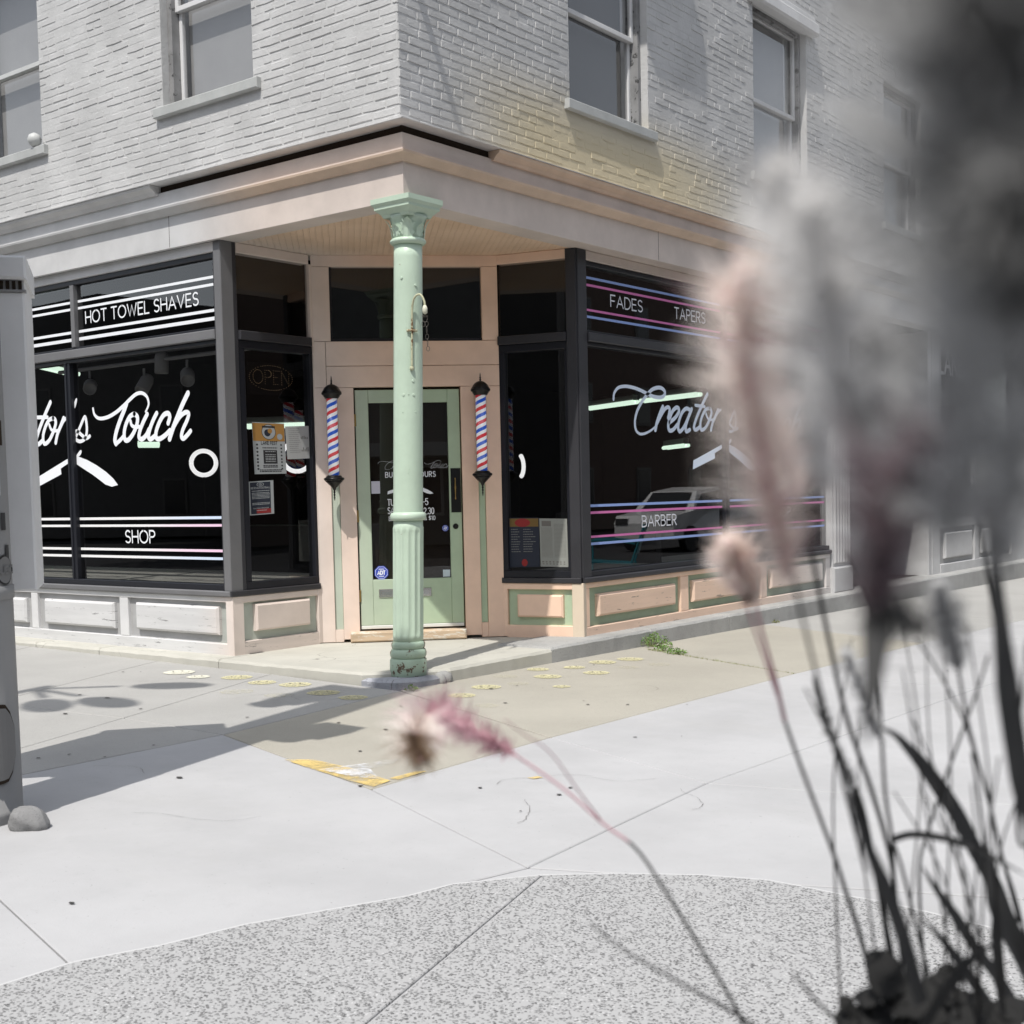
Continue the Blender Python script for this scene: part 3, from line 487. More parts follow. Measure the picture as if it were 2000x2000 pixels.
# ------------------------------------------------------------------ the step in front of the shop
step = empty('step', (0, 0, 0), kind='structure')
def rough_prism(name, pts, z1, mat, n=10, amp=.0025, seed=1, top=0):
    """kerb piece with a ragged upper edge"""
    rnd = random.Random(seed); P = []
    m = len(pts)
    for i in range(m):
        p, q = Vector(pts[i]), Vector(pts[(i + 1) % m]); L = (q - p).length; kk = max(1, int(L / .07))
        for j in range(kk):
            t = j / kk; x = p.lerp(q, t); P.append((x.x, x.y, rnd.uniform(-amp, amp) if 0 < j else 0))
    ar = sum(P[i][0] * P[(i + 1) % len(P)][1] - P[(i + 1) % len(P)][0] * P[i][1] for i in range(len(P)))
    if ar < 0: P.reverse()
    N = len(P); M = MB(); base = [(x, y) for x, y, _ in P]; ins = inset(base, .016)
    vs = [(x, y, -.42) for x, y, _ in P] + [(x + r * .7, y + r * .7, z1 - .022 + r) for x, y, r in P] + [(x + P[i][2] * .6, y + P[i][2] * .6, z1 - .002) for i, (x, y) in enumerate(ins)]
    fs = [(i, (i + 1) % N, N + (i + 1) % N, N + i) for i in range(N)] + [(N + i, N + (i + 1) % N, 2 * N + (i + 1) % N, 2 * N + i) for i in range(N)] + [tuple(2 * N + i for i in range(N))]
    M.add(vs, fs); return M.build(name, mat, step)
for x0, x1 in ((-11, -7.4), (-7.39, -4.21), (-4.2, -3.275), (-3.265, -1.735)): rough_prism('kerb_stone', [(x0, -.2), (x1, -.2), (x1, .3), (x0, .3)], -.004, m_step, seed=int(x0 * 10))
rough_prism('landing', [(-1.728, -.2), (-.2, -.2), (-.11, -.10), (.09, .13), (.2, .275), (.2, 1.475), (.1, 2.5), (-.8, 2.5), (-1.95, 1.6), (-1.9, .2), (-1.728, .1)], -.004, m_step, seed=3, amp=.003)
M = MB(); rnd = random.Random(5)
blk = [(-.205, -.205), (-.05, -.215), (.09, -.17), (.19, -.06), (.215, .1), (.205, .27), (.1, .14), (-.1, -.1)]
prism(M, blk, -.4, -.042, ch=.02); bs_ = M.build('corner_stone', concrete('blue_grey_footing_stone', (.34, .35, .38), .35, .3, 40, .012, crack=True), step)
for i, (x, y, r) in enumerate(((.165, .235, .06), (.19, .17, .045))):
    M = MB(); lathe(M, [(r * .8, -.12), (r, -.08), (r * .85, -.04), (r * .3, -.022)], 9, (x, y), mod=lambda a_, z: 1 + .22 * math.sin(3 * a_ + x * 40)); M.build('broken_chip', m_kerb, step, True)
ys = [1.485, 2.95, 4.37, 5.42, 7.2, 9.9, 12, 14.5, 20, 27]
for i in range(len(ys) - 1): rough_prism('kerb_stone', [(.2, ys[i] + .004), (.2, ys[i + 1] - .004), (-.35, ys[i + 1] - .004), (-.35, ys[i] + .004)], .012, m_kerb, seed=i + 20, amp=.003)

# hairline cracks and trowel scars in the slabs
M = MB(); rk_ = random.Random(31)
def crack(x, y, ang, L_, w_, top):
    pts = [(x, y)]
    while L_ > 0: ang += rk_.uniform(-.55, .55); st_ = rk_.uniform(.02, .06); x += math.cos(ang) * st_; y += math.sin(ang) * st_; L_ -= st_; pts.append((x, y))
    for i in range(len(pts) - 1):
        p_, q_ = Vector(pts[i]), Vector(pts[i + 1]); n_ = Vector((-(q_ - p_).y, (q_ - p_).x)).normalized() * w_ * rk_.uniform(.5, 1.1)
        v_ = [p_ - n_, q_ - n_ * .8, q_ + n_ * .8, p_ + n_]; M.add([(a_.x, a_.y, top(a_.x, a_.y)) for a_ in v_], [(0, 1, 2, 3)])
gt = lambda x, y: gz(x, y) + .0045
for x, y, a_, L_, w_ in ((2.5, -2.1, 2.6, .5, .0012), (2.75, -1.75, .4, .35, .001), (3.0, -2.6, 1.9, .4, .0012), (1.6, -3.4, .7, .6, .0010), (2.9, .4, 1.2, .7, .0012), (2.4, 2.6, .8, .6, .0012), (1.2, .6, .9, .6, .0012), (.9, 1.6, 2.4, .5, .001), (-.5, -1.2, 1.0, .8, .0012), (-1.7, -1.0, .3, .7, .0012), (3.45, -2.0, 1.2, .4, .001), (1.0, -2.9, 2.8, .4, .001)): crack(x, y, a_, L_, w_, gt)
for x, y, a_, L_ in ((-.35, .35, .3, .5), (-.6, .9, -.8, .5), (-.15, .7, 1.4, .5), (-.9, .15, .2, .5), (-.05, 1.4, 1.0, .5), (-.3, 1.1, 2.2, .4)): crack(x, y, a_, L_, .0014, lambda x_, y_: .0005)
tag(M.build('pavement_cracks', plain('dark_crack', (.12, .115, .105), .95)), kind='stuff', label='fine dark cracks wandering over the pavement slabs and step', cat='cracks')
# ------------------------------------------------------------------ the corner building
bld = empty('corner_building', (0, 0, 0), 'painted brick corner building with a recessed barber shop entrance on the ground floor', 'building')
PB = lambda M, n, m, par=bld, sm=False: M.build(n, m, par, sm)
BX, BY = .14, -.03                                                  # brick faces
WL = Frame((0, BY, 0), (1, 0, 0), (0, 1, 0)); WR = Frame((BX, 0, 0), (0, 1, 0), (-1, 0, 0))
winL = [(-2.373, -1.312), (-5.10, -4.045)]; winR = [(1.965, 3.14), (5.10, 6.30), (8.4, 9.6), (11.6, 12.8)]
Z0, Z1, ZT = 4.31, 5.95, 7.6
def walls(fr, s0, s1, holes, name, dj):
    M = MB(); hs = sorted(holes); x = s0
    for h0, h1 in hs:
        fr.box(M, x, h0, 3.70, ZT, dj, .35, 0.0005); fr.box(M, h0, h1, 3.70, Z0 - .02, dj, .35, .0005); fr.box(M, h0, h1, Z1, ZT, dj, .35, .0005); x = h1
    fr.box(M, x, s1, 3.70, ZT, dj, .35, .0005); return PB(M, name, m_brick)
wl = walls(WL, -9, BX - .0065, winL, 'brick_wall', .0025); wr = walls(WR, BY + .008, 24, winR, 'brick_wall', .0025)
# bricks: the 300 that show largest each an object, the rest one mesh
BH, BW, J = .0605, .222, .008
cells = []
rnd = random.Random(11)
def lay(fr, s0, s1, holes, zt, side):
    z = 3.722; row = 0
    while z < zt:
        s = s0 - rnd.uniform(0, .03) - (BW / 2 if row % 2 else 0)
        head = row % 6 == 5
        while s < s1:
            wd = (BW * .5 if head else BW) + rnd.uniform(-.012, .012); a0, a1 = max(s, s0), min(s + wd - J, s1)
            segs = [(a0, a1)]
            for h0, h1 in holes:
                if z + BH > Z0 - .11 and z < Z1:
                    hh0, hh1 = (h0 - .07, h1 + .07) if z < Z0 + .002 else (h0, h1)
                    segs = [t for q0, q1 in segs for t in (((q0, min(q1, hh0)), (max(q0, hh1), q1)) if q1 > hh0 and q0 < hh1 else ((q0, q1),)) if t[1] - t[0] > .03]
            for q0, q1 in segs:
                if q1 - q0 > .03: cells.append((fr, side, q0, q1, z + rnd.uniform(-.0025, .0025), z + BH - J + rnd.uniform(-.002, .002), rnd.uniform(-.003, .003)))
            s += wd
        z += BH; row += 1
lay(WL, -6.2, BX - .001, winL, 5.95, 0); lay(WR, BY + .001, 9.5, winR, 6.9, 1)
def brick_geo(M, fr, q0, q1, z0, z1, pr, at=None):
    """a worn brick: chamfered front with uneven corners"""
    L, H = q1 - q0, z1 - z0; jj = lambda: rnd.uniform(-.003, .003); c_ = .0062
    o = [(0, 0), (L, 0), (L, H), (0, H)]; i = [(c_ + jj(), c_ + jj()), (L / 2 + jj(), c_ * .7 + jj()), (L - c_ + jj(), c_ + jj()), (L - c_ + jj(), H - c_ + jj()), (L / 2 + jj(), H - c_ * .8 + jj()), (c_ + jj(), H - c_ + jj())]
    P = lambda s, z, d: (fr.p(q0 + s, z0 + z, d) - (at or Vector()))
    vs = [P(s, z, .0055) for s, z in o] + [P(s, z, -pr) for s, z in i]
    fs = [(0, 1, 6, 5, 4), (1, 2, 7, 6), (2, 3, 9, 8, 7), (3, 0, 4, 9), (4, 5, 6, 7, 8, 9)]
    if fr.flip is False: pass
    nrm = (Vector(vs[5]) - Vector(vs[4])).cross(Vector(vs[6]) - Vector(vs[5]))
    nrm = (Vector(vs[6]) - Vector(vs[4])).cross(Vector(vs[8]) - Vector(vs[4]))
    if nrm.dot(fr.N) > 0: fs = [tuple(reversed(f)) for f in fs]
    M.add(vs, fs)
def visible(c_):
    fr, side, q0, q1, z0, z1, pr = c_; p = fr.p((q0 + q1) / 2, (z0 + z1) / 2) - CAM
    z = p.dot(Fv)
    if z < .1: return 0
    u = p.dot(Rv) / z * 2537 / 1000; v = (p.dot(Uv) / z * 2537 - 111) / 1000
    if abs(u) > 1.0 or v > 1.03 or (u > .42 and side): return 0
    n = fr.N; area = (q1 - q0) * (z1 - z0) * abs(p.normalized().dot(n)) / z ** 2
    return area
hole = min((c_ for c_ in cells if c_[1] == 1 and c_[3] - c_[2] > .15), key=lambda c_: abs((c_[2] + c_[3]) / 2 - 1.78) + 2 * abs((c_[4] + c_[5]) / 2 - 4.02))
cells.remove(hole)
cells.sort(key=visible, reverse=True)
variants = {}
for c_ in cells[:299]:
    fr, side, q0, q1, z0, z1, pr = c_
    key = (side, round((q1 - q0) / .012), rnd.randrange(4))
    if key not in variants:
        M = MB(); L_ = key[1] * .012; brick_geo(M, fr, -L_ / 2, L_ / 2, -(BH - J) / 2, (BH - J) / 2, .001 + .002 * key[2] / 3, at=fr.O)
        me = bpy.data.meshes.new('brick'); me.from_pydata(M.v, [], M.f); me.materials.append(m_brick); variants[key] = me
    o = link('brick', variants[key], wl if side == 0 else wr)
    o.location = fr.p((q0 + q1) / 2, (z0 + z1) / 2, -pr * .5)
    o.rotation_euler = (0, rnd.uniform(-.008, .008) if side == 0 else 0, 0) if side == 0 else (rnd.uniform(-.008, .008), 0, 0)
M = MB(); brick_geo(M, hole[0], hole[2], hole[3], hole[4], hole[5], -.05 + .04); hb = PB(M, 'brick', m_redbrick, wr); tag(hb, 'bare red brick with its painted face broken away')
M = MB()
for c_ in cells[299:]: brick_geo(M, c_[0], c_[2], c_[3], c_[4], c_[5], c_[6])
tag(PB(M, 'bricks', m_brick), kind='stuff')
# upper windows
m_winpaint = paint('window_paint', (.50, .51, .50), .5, .1); m_winpaintL = paint('light_window_paint', (.62, .62, .62), .5, .08); m_jamb = paint('weathered_jamb_paint', (.22, .22, .22), .7, .3, False, (.06, .06, .06), .56)
def sash_window(fr, s0, s1, blind, fm):
    root = empty('window', (0, 0, 0)); root.parent = bld
    M = MB(); fr.box(M, s0 - .075, s1 + .085, Z0 - .085, Z0 - .008, -.045, .16, .006); PB(M, 'sill', m_sill, root)
    fw = .05; d0, d1 = .10, .19
    M = MB(); fr.box(M, s0, s0 + fw, Z0, Z1, d0 - .03, d1); fr.box(M, s1 - fw, s1, Z0, Z1, d0 - .03, d1); fr.box(M, s0 + fw, s1 - fw, Z1 - fw, Z1, d0 - .03, d1); fr.box(M, s0 + fw, s1 - fw, Z0 - .006, Z0 + .02, d0 - .03, d1); PB(M, 'frame', m_jamb, root)
    zm = 5.09; g = fw + .018
    for za, zb, dd in ((Z0 + .02, zm, d0 + .045), (zm - .035, Z1 - fw, d0 + .01)):
        M = MB(); t = .034
        fr.box(M, s0 + fw, s0 + fw + t, za, zb, dd, dd + .035); fr.box(M, s1 - fw - t, s1 - fw, za, zb, dd, dd + .035); fr.box(M, s0 + fw + t, s1 - fw - t, za, za + t * 1.2, dd, dd + .035); fr.box(M, s0 + fw + t, s1 - fw - t, zb - t * .8, zb, dd, dd + .035); PB(M, 'sash', fm, root)
        M = MB(); fr.pane(M, s0 + fw + t, s1 - fw - t, za + t, zb - t * .7, dd + .016); PB(M, 'pane', m_glass2, root)
    M = MB(); fr.box(M, s0 + fw, s1 - fw, Z0 + .0, Z1 - .02, d0 + .14, d0 + .15); PB(M, 'blind', blind, root)
    return root
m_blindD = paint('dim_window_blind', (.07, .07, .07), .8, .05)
sash_window(WL, *winL[0], m_blind, m_winpaintL); sash_window(WL, *winL[1], m_blind, m_winpaint)
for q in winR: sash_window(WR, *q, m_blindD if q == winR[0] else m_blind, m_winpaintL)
# moulded hood over the second right-hand window, and a round vent ball on the far left sill
M = MB(); WR.box(M, 4.98, 6.45, 5.93, 6.06, -.09, .02, .02); WR.box(M, 5.02, 6.41, 6.06, 6.12, -.06, .02, .01); PB(M, 'hood_moulding', m_winpaintL)
M = MB(); lathe(M, [(.004, -.062), (.032, -.05), (.055, -.02), (.06, .01), (.045, .045), (.012, .062)], 16); vb = PB(M, 'sill_ball', m_winpaint, bld, True); vb.location = (-4.12, -.055, 4.365)

# unseen rod and box above the frame, added to shadow the right-hand brick
M = MB(); tube(M, [(.20, -.02, 4.99), (.652, -1.22, 6.98)], .032, 10, .026); PB(M, 'unseen_shadow_rod', m_winpaint)
M = MB(); WR.box(M, 2.02, 2.92, 7.0, 7.45, -.36, .1, .02); PB(M, 'unseen_shadow_box', m_winpaint)
# fascia: beam boards, mouldings, flashing, on both fronts with a mitre at the corner
XR, YL = .17, -.05
def fascia(prof, name, mat, sL0=-9, sR1=24, cutL=None, cutR=None):
    """prof: list of (z, out) closed outline swept along both fronts; cut leaves a gap from the corner"""
    M = MB(); n = len(prof)
    for side in (0, 1):
        st = []
        if side == 0:
            xs = [sL0, cutL if cutL is not None else None]
            A = [(sL0, YL - o, z) for z, o in prof]; B = [((cutL if cutL is not None else XR + o), YL - o, z) for z, o in prof]
        else:
            A = [(XR + o, (cutR if cutR is not None else YL - o), z) for z, o in prof]; B = [(XR + o, sR1, z) for z, o in prof]
        fs = [(i, (i + 1) % n, n + (i + 1) % n, n + i) for i in range(n)] + [tuple(range(n - 1, -1, -1)), tuple(range(n, 2 * n))]
        M.add(A + B, fs)
    bm = bmesh.new(); me = bpy.data.meshes.new(name); me.from_pydata(M.v, [], M.f); bm.from_mesh(me); bmesh.ops.recalc_face_normals(bm, faces=bm.faces); bm.to_mesh(me); bm.free()
    me.materials.append(mat); return link(name, me, bld)
fascia([(3.206, -.22), (3.206, -.012), (3.20, -.01), (3.205, 0), (3.46, 0), (3.46, -.22)], 'beam_board', m_beam)
fascia([(3.455, -.03), (3.455, .022), (3.468, .034), (3.48, .05), (3.497, .072), (3.512, .076), (3.512, -.03)], 'moulding', m_mould)
fascia([(3.512, -.12), (3.512, .006), (3.645, .006), (3.645, -.12)], 'fascia_board', m_beam)
fascia([(3.632, -.02), (3.632, .028), (3.655, .045), (3.68, .08), (3.700, .088), (3.702, -.02)], 'crown_moulding', m_mould, cutL=-2.44, cutR=.90)
fascia([(3.645, -.10), (3.645, -.02), (3.703, -.025), (3.703, -.10)], 'bare_backing', m_gap)
fascia([(3.703, -.12), (3.703, .095), (3.708, .098), (3.722, .06), (3.726, -.12)], 'flashing', m_flash)
M = MB(); prism(M, [(-1.95, .02), (.03, .02), (.03, 2.5), (-.75, 2.5), (-1.95, 1.25)], 3.207, 3.23); PB(M, 'soffit', m_soffit)
# narrow boards let into the fascia: butt joints
M = MB()
for s in (-2.33,): LF.box(M, s, s + .004, 3.21, 3.455, -.0512, -.045, .0005)
RF.box(M, 3.22, 3.224, 3.21, 3.455, -.1712, -.165, .0005); PB(M, 'board_joint', m_gap)

# shop front, both sides
def front(fr, post, mull_u, mull_l, s_out, stiles, panels, sgn, dk):
    """post: (s0, s1) of the corner post; s_out: far end of the window; sgn=-1 when s runs negative away from the corner"""
    lo, hi = (s_out, post[0]) if sgn < 0 else (post[1], s_out)
    M = MB(); fr.box(M, post[0], post[1], .46, 3.205, -.008, .11, .006); 
    PB(M, 'corner_post', dk)
    M = MB(); fr.box(M, lo, hi, 3.127, 3.204, -.002, .12); PB(M, 'head_trim', m_beam)
    M = MB(); fr.box(M, lo, hi, 3.085, 3.125, .015, .12); fr.box(M, lo, hi, 2.532, 2.556, .02, .1, .003); fr.box(M, lo, hi, 2.425, 2.458, .01, .1, .003); fr.box(M, lo, hi, .5, .548, .005, .12)
    fr.box(M, (post[0] - .03) if sgn < 0 else post[1], (post[0]) if sgn < 0 else post[1] + .03, .548, 2.425, .02, .1, .003); PB(M, 'window_frame', m_black)
    M = MB(); fr.box(M, lo, hi, 2.458, 2.532, -.022, .1, .006); PB(M, 'transom_bar', dk)
    M = MB(); fr.box(M, min(lo, post[0]), max(hi, post[1]), .456, .5, -.028, .14, .008); PB(M, 'window_sill', dk)
    for s0, s1 in mull_u: M = MB(); fr.box(M, s0, s1, 2.556, 3.085, .01, .1, .003); PB(M, 'mullion', m_dark_lit if sgn < 0 else m_black)
    for s0, s1 in mull_l: M = MB(); fr.box(M, s0, s1, .548, 2.425, .012, .1, .003); fr.box(M, s0 + .03, s1 - .045, .548, 2.425, .004, .011, .002); PB(M, 'mullion', m_black)
    edges_u = sorted([lo, hi] + [x for q in mull_u for x in q]); edges_l = sorted([lo, hi] + [x for q in mull_l for x in q])
    for ed, za, zb in ((edges_u, 2.556, 3.085), (edges_l, .548, 2.425)):
        for i in range(0, len(ed), 2):
            M = MB(); fr.pane(M, ed[i] + .001, ed[i + 1] - .001, za, zb, .05); PB(M, 'pane', m_glass)
    # bulkhead below the sill
    blo, bhi = min(lo, post[0]), max(hi, post[1])
    M = MB(); fr.box(M, blo, bhi, .07, .42, .032, .06); PB(M, 'panel_field', m_greenf)
    M = MB(); fr.box(M, blo, bhi, .410, .4555, -.002, .06, .005); PB(M, 'rail', m_peach)
    M = MB(); fr.box(M, blo, bhi, -.03, .083, -.003, .06, .006); PB(M, 'rail', m_peach_worn)
    for s0, s1 in stiles: M = MB(); fr.box(M, s0, s1, .084, .409, 0, .06, .006); PB(M, 'stile', m_peach)
    for s0, s1, z0, z1 in panels: M = MB(); fr.box(M, s0, s1, z0, z1, -.012, .045, .018); PB(M, 'panel', m_peach_worn)
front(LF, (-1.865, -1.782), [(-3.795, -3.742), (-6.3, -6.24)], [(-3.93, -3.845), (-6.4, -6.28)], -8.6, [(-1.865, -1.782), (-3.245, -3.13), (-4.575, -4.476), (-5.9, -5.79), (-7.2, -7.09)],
      [(-3.016, -1.955, .147, .372), (-4.358, -3.32, .137, .36), (-5.69, -4.657, .13, .355), (-7.0, -6.0, .13, .355)], -1, m_dark_lit)
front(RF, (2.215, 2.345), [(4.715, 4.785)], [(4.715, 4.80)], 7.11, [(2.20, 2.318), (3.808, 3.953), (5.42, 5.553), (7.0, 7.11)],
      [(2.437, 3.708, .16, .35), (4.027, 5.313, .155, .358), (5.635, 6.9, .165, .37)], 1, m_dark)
# splayed windows either side of the door
def splay(fr, L, p0, p1, g0, g1, f0, f1, pan, left):
    M = MB(); fr.box(M, 0 if left else .612, .15 if left else L, .46, 3.205, .004 if left else -.004, .1, .005); PB(M, 'corner_post', m_dark)
    M = MB(); fr.box(M, p0, p1, 3.13, 3.205, .0, .1); PB(M, 'head_trim', m_peach)
    M = MB(); fr.pane(M, p0, p1, 2.53, 3.13, .03); PB(M, 'pane', m_glass)
    M = MB(); fr.box(M, p0, p1, 2.458, 2.53, -.02, .1, .006); PB(M, 'transom_bar', m_dark)
    M = MB(); fr.box(M, g0, g1, 2.395, 2.458, .008, .09); fr.box(M, g0, g0 + .06, .56, 2.395, .008, .09); fr.box(M, g1 - .035, g1, .56, 2.395, .008, .09); fr.box(M, g0, g1, .5, .56, .006, .09); PB(M, 'window_frame', m_black)
    M = MB(); fr.pane(M, g0 + .06, g1 - .035, .56, 2.395, .045); PB(M, 'pane', m_glass)
    M = MB(); fr.box(M, -.02 if left else p0 - .01, g1 if left else L, .4552, .5, -.015, .1, .006); PB(M, 'window_sill', m_dark)
    M = MB(); fr.box(M, f0, f1, .08, .42, .03, .06); PB(M, 'panel_field', m_green)
    M = MB(); fr.box(M, f0 - .01, f1 + .01, .402, .4545, .0, .06, .004); PB(M, 'rail', m_peach)
    M = MB(); fr.box(M, f0 - .01, f1 + .01, -.01, .098, -.002, .06, .005); PB(M, 'rail', m_peach_worn if left else m_peach)
    M = MB(); fr.box(M, *pan, -.016, .045, .014); PB(M, 'panel', m_peach)
splay(LS, .933, .15, .905, .15, .925, .105, .90, (.222, .80, .168, .382), True)
splay(RS, .705, .0, .612, -.015, .622, .035, .615, (.126, .54, .168, .357), False)
M = MB(); LS.box(M, -.004, .106, -.01, .4548, -.004, .08, .003); PB(M, 'stile', m_peach)
M = MB(); LS.box(M, .895, .992, .0, .4548, -.004, .05, .004); PB(M, 'stile', m_peach)
M = MB(); LS.box(M, .9055, .945, 2.46, 3.13, .0, .05, .004); LS.box(M, .926, .96, .455, 2.459, .002, .05, .003); PB(M, 'trim_board', m_peach)
M = MB(); RS.box(M, .618, .722, .0, .4548, -.004, .08, .005); PB(M, 'stile', paint('pale_post_paint', (.66, .56, .44), .5, .05))
M = MB(); RS.box(M, -.05, .033, .0, .4548, .0, .05, .004); PB(M, 'stile', m_peach)
# door wall: boards with open butt joints
def board(s0, s1, z0, z1, d0=0, mat=None, ch=.0025): M = MB(); DW.box(M, s0, s1, z0, z1, d0, .09, ch); return PB(M, 'board', mat or m_peach)
board(-.595, .95, 3.115, 3.206); board(-.595, -.448, 2.503, 3.112); board(.814, .95, 2.503, 3.112)
board(-.60, -.494, 2.122, 2.500); board(-.491, .95, 2.299, 2.500); board(-.491, .95, 2.122, 2.295)
board(-.60, -.478, .0, 2.119); board(-.408, -.274, .02, 2.119); board(.618, .754, .02, 2.119); board(.812, .95, 0, 2.119)
board(-.478, -.409, 1.36, 2.118, .004); board(.755, .811, 1.36, 2.118, .004)
board(-.478, -.409, .0, .104, .004); board(.755, .811, 0, .124, .004)
board(-.478, -.409, .105, 1.359, .02, m_green); board(.755, .811, .125, 1.359, .02, m_green)
M = MB(); DW.pane(M, -.447, .813, 2.500, 3.113, .045); PB(M, 'pane', m_glass)
M = MB(); DW.box(M, -.447, .813, 2.501, 2.525, .02, .09); DW.box(M, -.447, -.43, 2.525, 3.113, .03, .09); PB(M, 'window_frame', m_black)
M = MB(); DW.box(M, -.355, .617, .0, .083, -.075, .09, .012); PB(M, 'threshold', paint('worn_threshold_wood', (.52, .40, .28), .7, .2, False, (.62, .58, .5), .55, stretch=(1, 1, 6)))
M = MB(); DW.box(M, -.272, .617, .0835, 2.118, .075, .09, .001); PB(M, 'door_jamb', m_gap)
door = empty('door', (0, 0, 0)); door.parent = bld
M = MB(); D = .026
DW.box(M, -.264, -.155, .128, 2.10, D, .07); DW.box(M, .506, .608, .128, 2.10, D, .07); DW.box(M, -.1545, .5055, 1.992, 2.10, D, .07); DW.box(M, -.1545, .5055, .128, .513, D + .001, .07)
PB(M, 'door_leaf', m_green, door)
M = MB(); DW.box(M, -.262, .606, .098, .127, D - .004, .07); PB(M, 'kick_strip', plain('white_painted_strip', (.66, .67, .64), .5), door)
M = MB(); DW.pane(M, -.155, .506, .513, 1.992, D + .02); PB(M, 'glass', m_glass, door)
for z in (1.80, 1.0, .33): M = MB(); DW.box(M, -.275, -.258, z, z + .10, D - .012, D + .004, .004); PB(M, 'hinge', m_brass, door)
M = MB(); DW.box(M, .520, .604, 1.064, 1.436, D - .006, D - .0005, .002); PB(M, 'lock_plate', m_iron, door)
M = MB(); lathe(M, [(.001, 0), (.006, .006), (.004, .03), (.006, .08), (.009, .1), (.006, .12), (.004, .16), (.006, .178), (.001, .184)], 10); hp = PB(M, 'pull_handle', m_brass, door, True); hp.location = DW.p(.556, 1.172, D - .022)
M = MB(); lathe(M, [(.024, 0), (.022, .006), (.013, .01), (.013, .014), (.004, .015)], 18); kb = PB(M, 'lock_cylinder', m_iron, door, True); kb.rotation_euler = DW.N.to_track_quat('-Z', 'Y').to_euler(); kb.location = DW.p(.553, .946, D - .0005)
M = MB(); DW.box(M, -.108, .334, .362, .432, D - .008, D + .0005, .006); DW.box(M, -.09, .316, .377, .417, D - .014, D - .009, .004); PB(M, 'mail_slot', m_chrome, door)
# ---- lettering on the glass
def logo(M, place, kx=1, kz=1, w=1, only=None, skip=()):
    for name, pts, wd in LOGO:
        if name in skip or (only and name not in only): continue
        if wd == 0:
            vs = [place(x * kx, z * kz, .0011) for x, z in pts]
            M.add(vs, [tuple(range(len(vs)))])
        else: ribbon(M, lambda s, z, l: place(s * kx, z * kz, l), smooth_line(pts), wd * w, taper=name in ('Tswash', 'ap', 'C', 'razh'))
def vinyl(M, name, mats, par=bld): return M.build(name, mats, par)
GD = .0485
RZ = ('razL', 'razR', 'razh')
M = MB(); logo(M, lambda s, z, l: LF.p(s - 3.87, z, GD - l), skip=RZ); vinyl(M, 'window_lettering', m_white)
M = MB(); logo(M, lambda s, z, l: LF.p(s - 3.87, z, GD - l), only=RZ); vinyl(M, 'razor_emblem', m_white)
m_bw = plain('bluish_white_vinyl', (.66, .75, .88), .5)
M = MB(); logo(M, lambda s, z, l: RF.p(s + 4.805, z + .099, GD - l), kx=1.063, kz=.9586, w=.95, skip=RZ); vinyl(M, 'window_lettering', m_bw)
M = MB(); logo(M, lambda s, z, l: RF.p(s + 4.805, z + .099, GD - l), kx=1.063, kz=.9586, only=RZ); vinyl(M, 'razor_emblem', m_bw)
def stripes(fr, s0, s1, zs, mats, gaps):
    M = MB(); e_ = [s0] + [x for g_ in gaps for x in g_] + [s1]
    for i, (z0, z1) in enumerate(zs):
        for j in range(0, len(e_), 2): fr.poly(M, [(e_[j] + .006, z0), (e_[j + 1] - .006, z0), (e_[j + 1] - .006, z1), (e_[j] + .006, z1)], GD, i % 4 if len(mats) > 1 else 0)
    return vinyl(M, 'stripes', mats)
up = [(2.958, 2.937), (2.90, 2.879), (2.702, 2.679), (2.641, 2.613)]; lw = [(1.085, 1.063), (1.023, 1.003), (.822, .801), (.760, .739)]
stripes(LF, -8.5, -1.90, up, [m_white], [(-6.3, -6.24), (-3.795, -3.742)])
def fadevinyl(name, c):
    m, nt, b = newmat(name); sp = nd(nt, 'ShaderNodeSeparateXYZ'); nt.links.new(pos(nt), sp.inputs[0]); nt.links.new(mixc(nt, ramp(nt, sp.outputs[0], -3.1, -2.0), (.80, .80, .80), c), b.inputs['Base Color']); b.inputs['Roughness'].default_value = .5; return m
stripes(LF, -8.5, -1.90, lw, [fadevinyl('sun_bleached_blue_vinyl', (.60, .70, .86)), fadevinyl('sun_bleached_pink_vinyl', (.82, .58, .74)), fadevinyl('sun_bleached_pink_vinyl', (.82, .58, .74)), fadevinyl('sun_bleached_blue_vinyl', (.60, .70, .86))], [(-6.4, -6.28), (-3.93, -3.845)])
stripes(RF, 2.375, 7.08, [(3.006, 2.985), (2.945, 2.925), (2.738, 2.719), (2.683, 2.662)], [m_blue, m_pink, m_pink, m_blue], [(4.715, 4.785)])
stripes(RF, 2.375, 7.08, [(1.105, 1.083), (1.046, 1.025), (.842, .823), (.784, .762)], [m_blue, m_pink, m_pink, m_blue], [(4.715, 4.80)])
for a_ in (('HOT TOWEL SHAVES', -3.63, 2.752, .097, 1.505, .13, .2), ('S', -4.585, 2.765, .085, None, .15), ('SHOP', -3.189, .87, .1, .40, .13)): M = MB(); write(M, LF, GD, *a_); vinyl(M, 'window_lettering', m_white)
m_pv = plain('pale_vinyl', (.70, .72, .78), .5)
for a_ in (('FADES', 2.785, 2.792, .097, .51, .12), ('TAPERS', 3.85, 2.79, .097, .565, .12), ('BARBER', 3.23, .89, .095, .595, .12), ('SHOP', 5.775, .90, .1, .435, .12)): M = MB(); write(M, RF, GD, *a_); vinyl(M, 'window_lettering', m_pv)
dg = D + .0185
lx0, lx1 = -1.97, 1.30
M = MB(); LK = .585 / (lx1 - lx0)
logo(M, lambda s, z, l: DW.p(-.10 + (s - lx0) * LK, 1.470 + (z - 1.9) * .165, dg - l * .4), w=.24, skip=('razL', 'razR', 'razh')); vinyl(M, 'door_lettering', m_white, door)
M = MB(); logo(M, lambda s, z, l: DW.p(.182 + s * .315, 1.255 + (z - 1.45) * .30, dg - l * .4), w=.3, only=('razL', 'razR', 'razh')); vinyl(M, 'door_lettering', m_white, door)
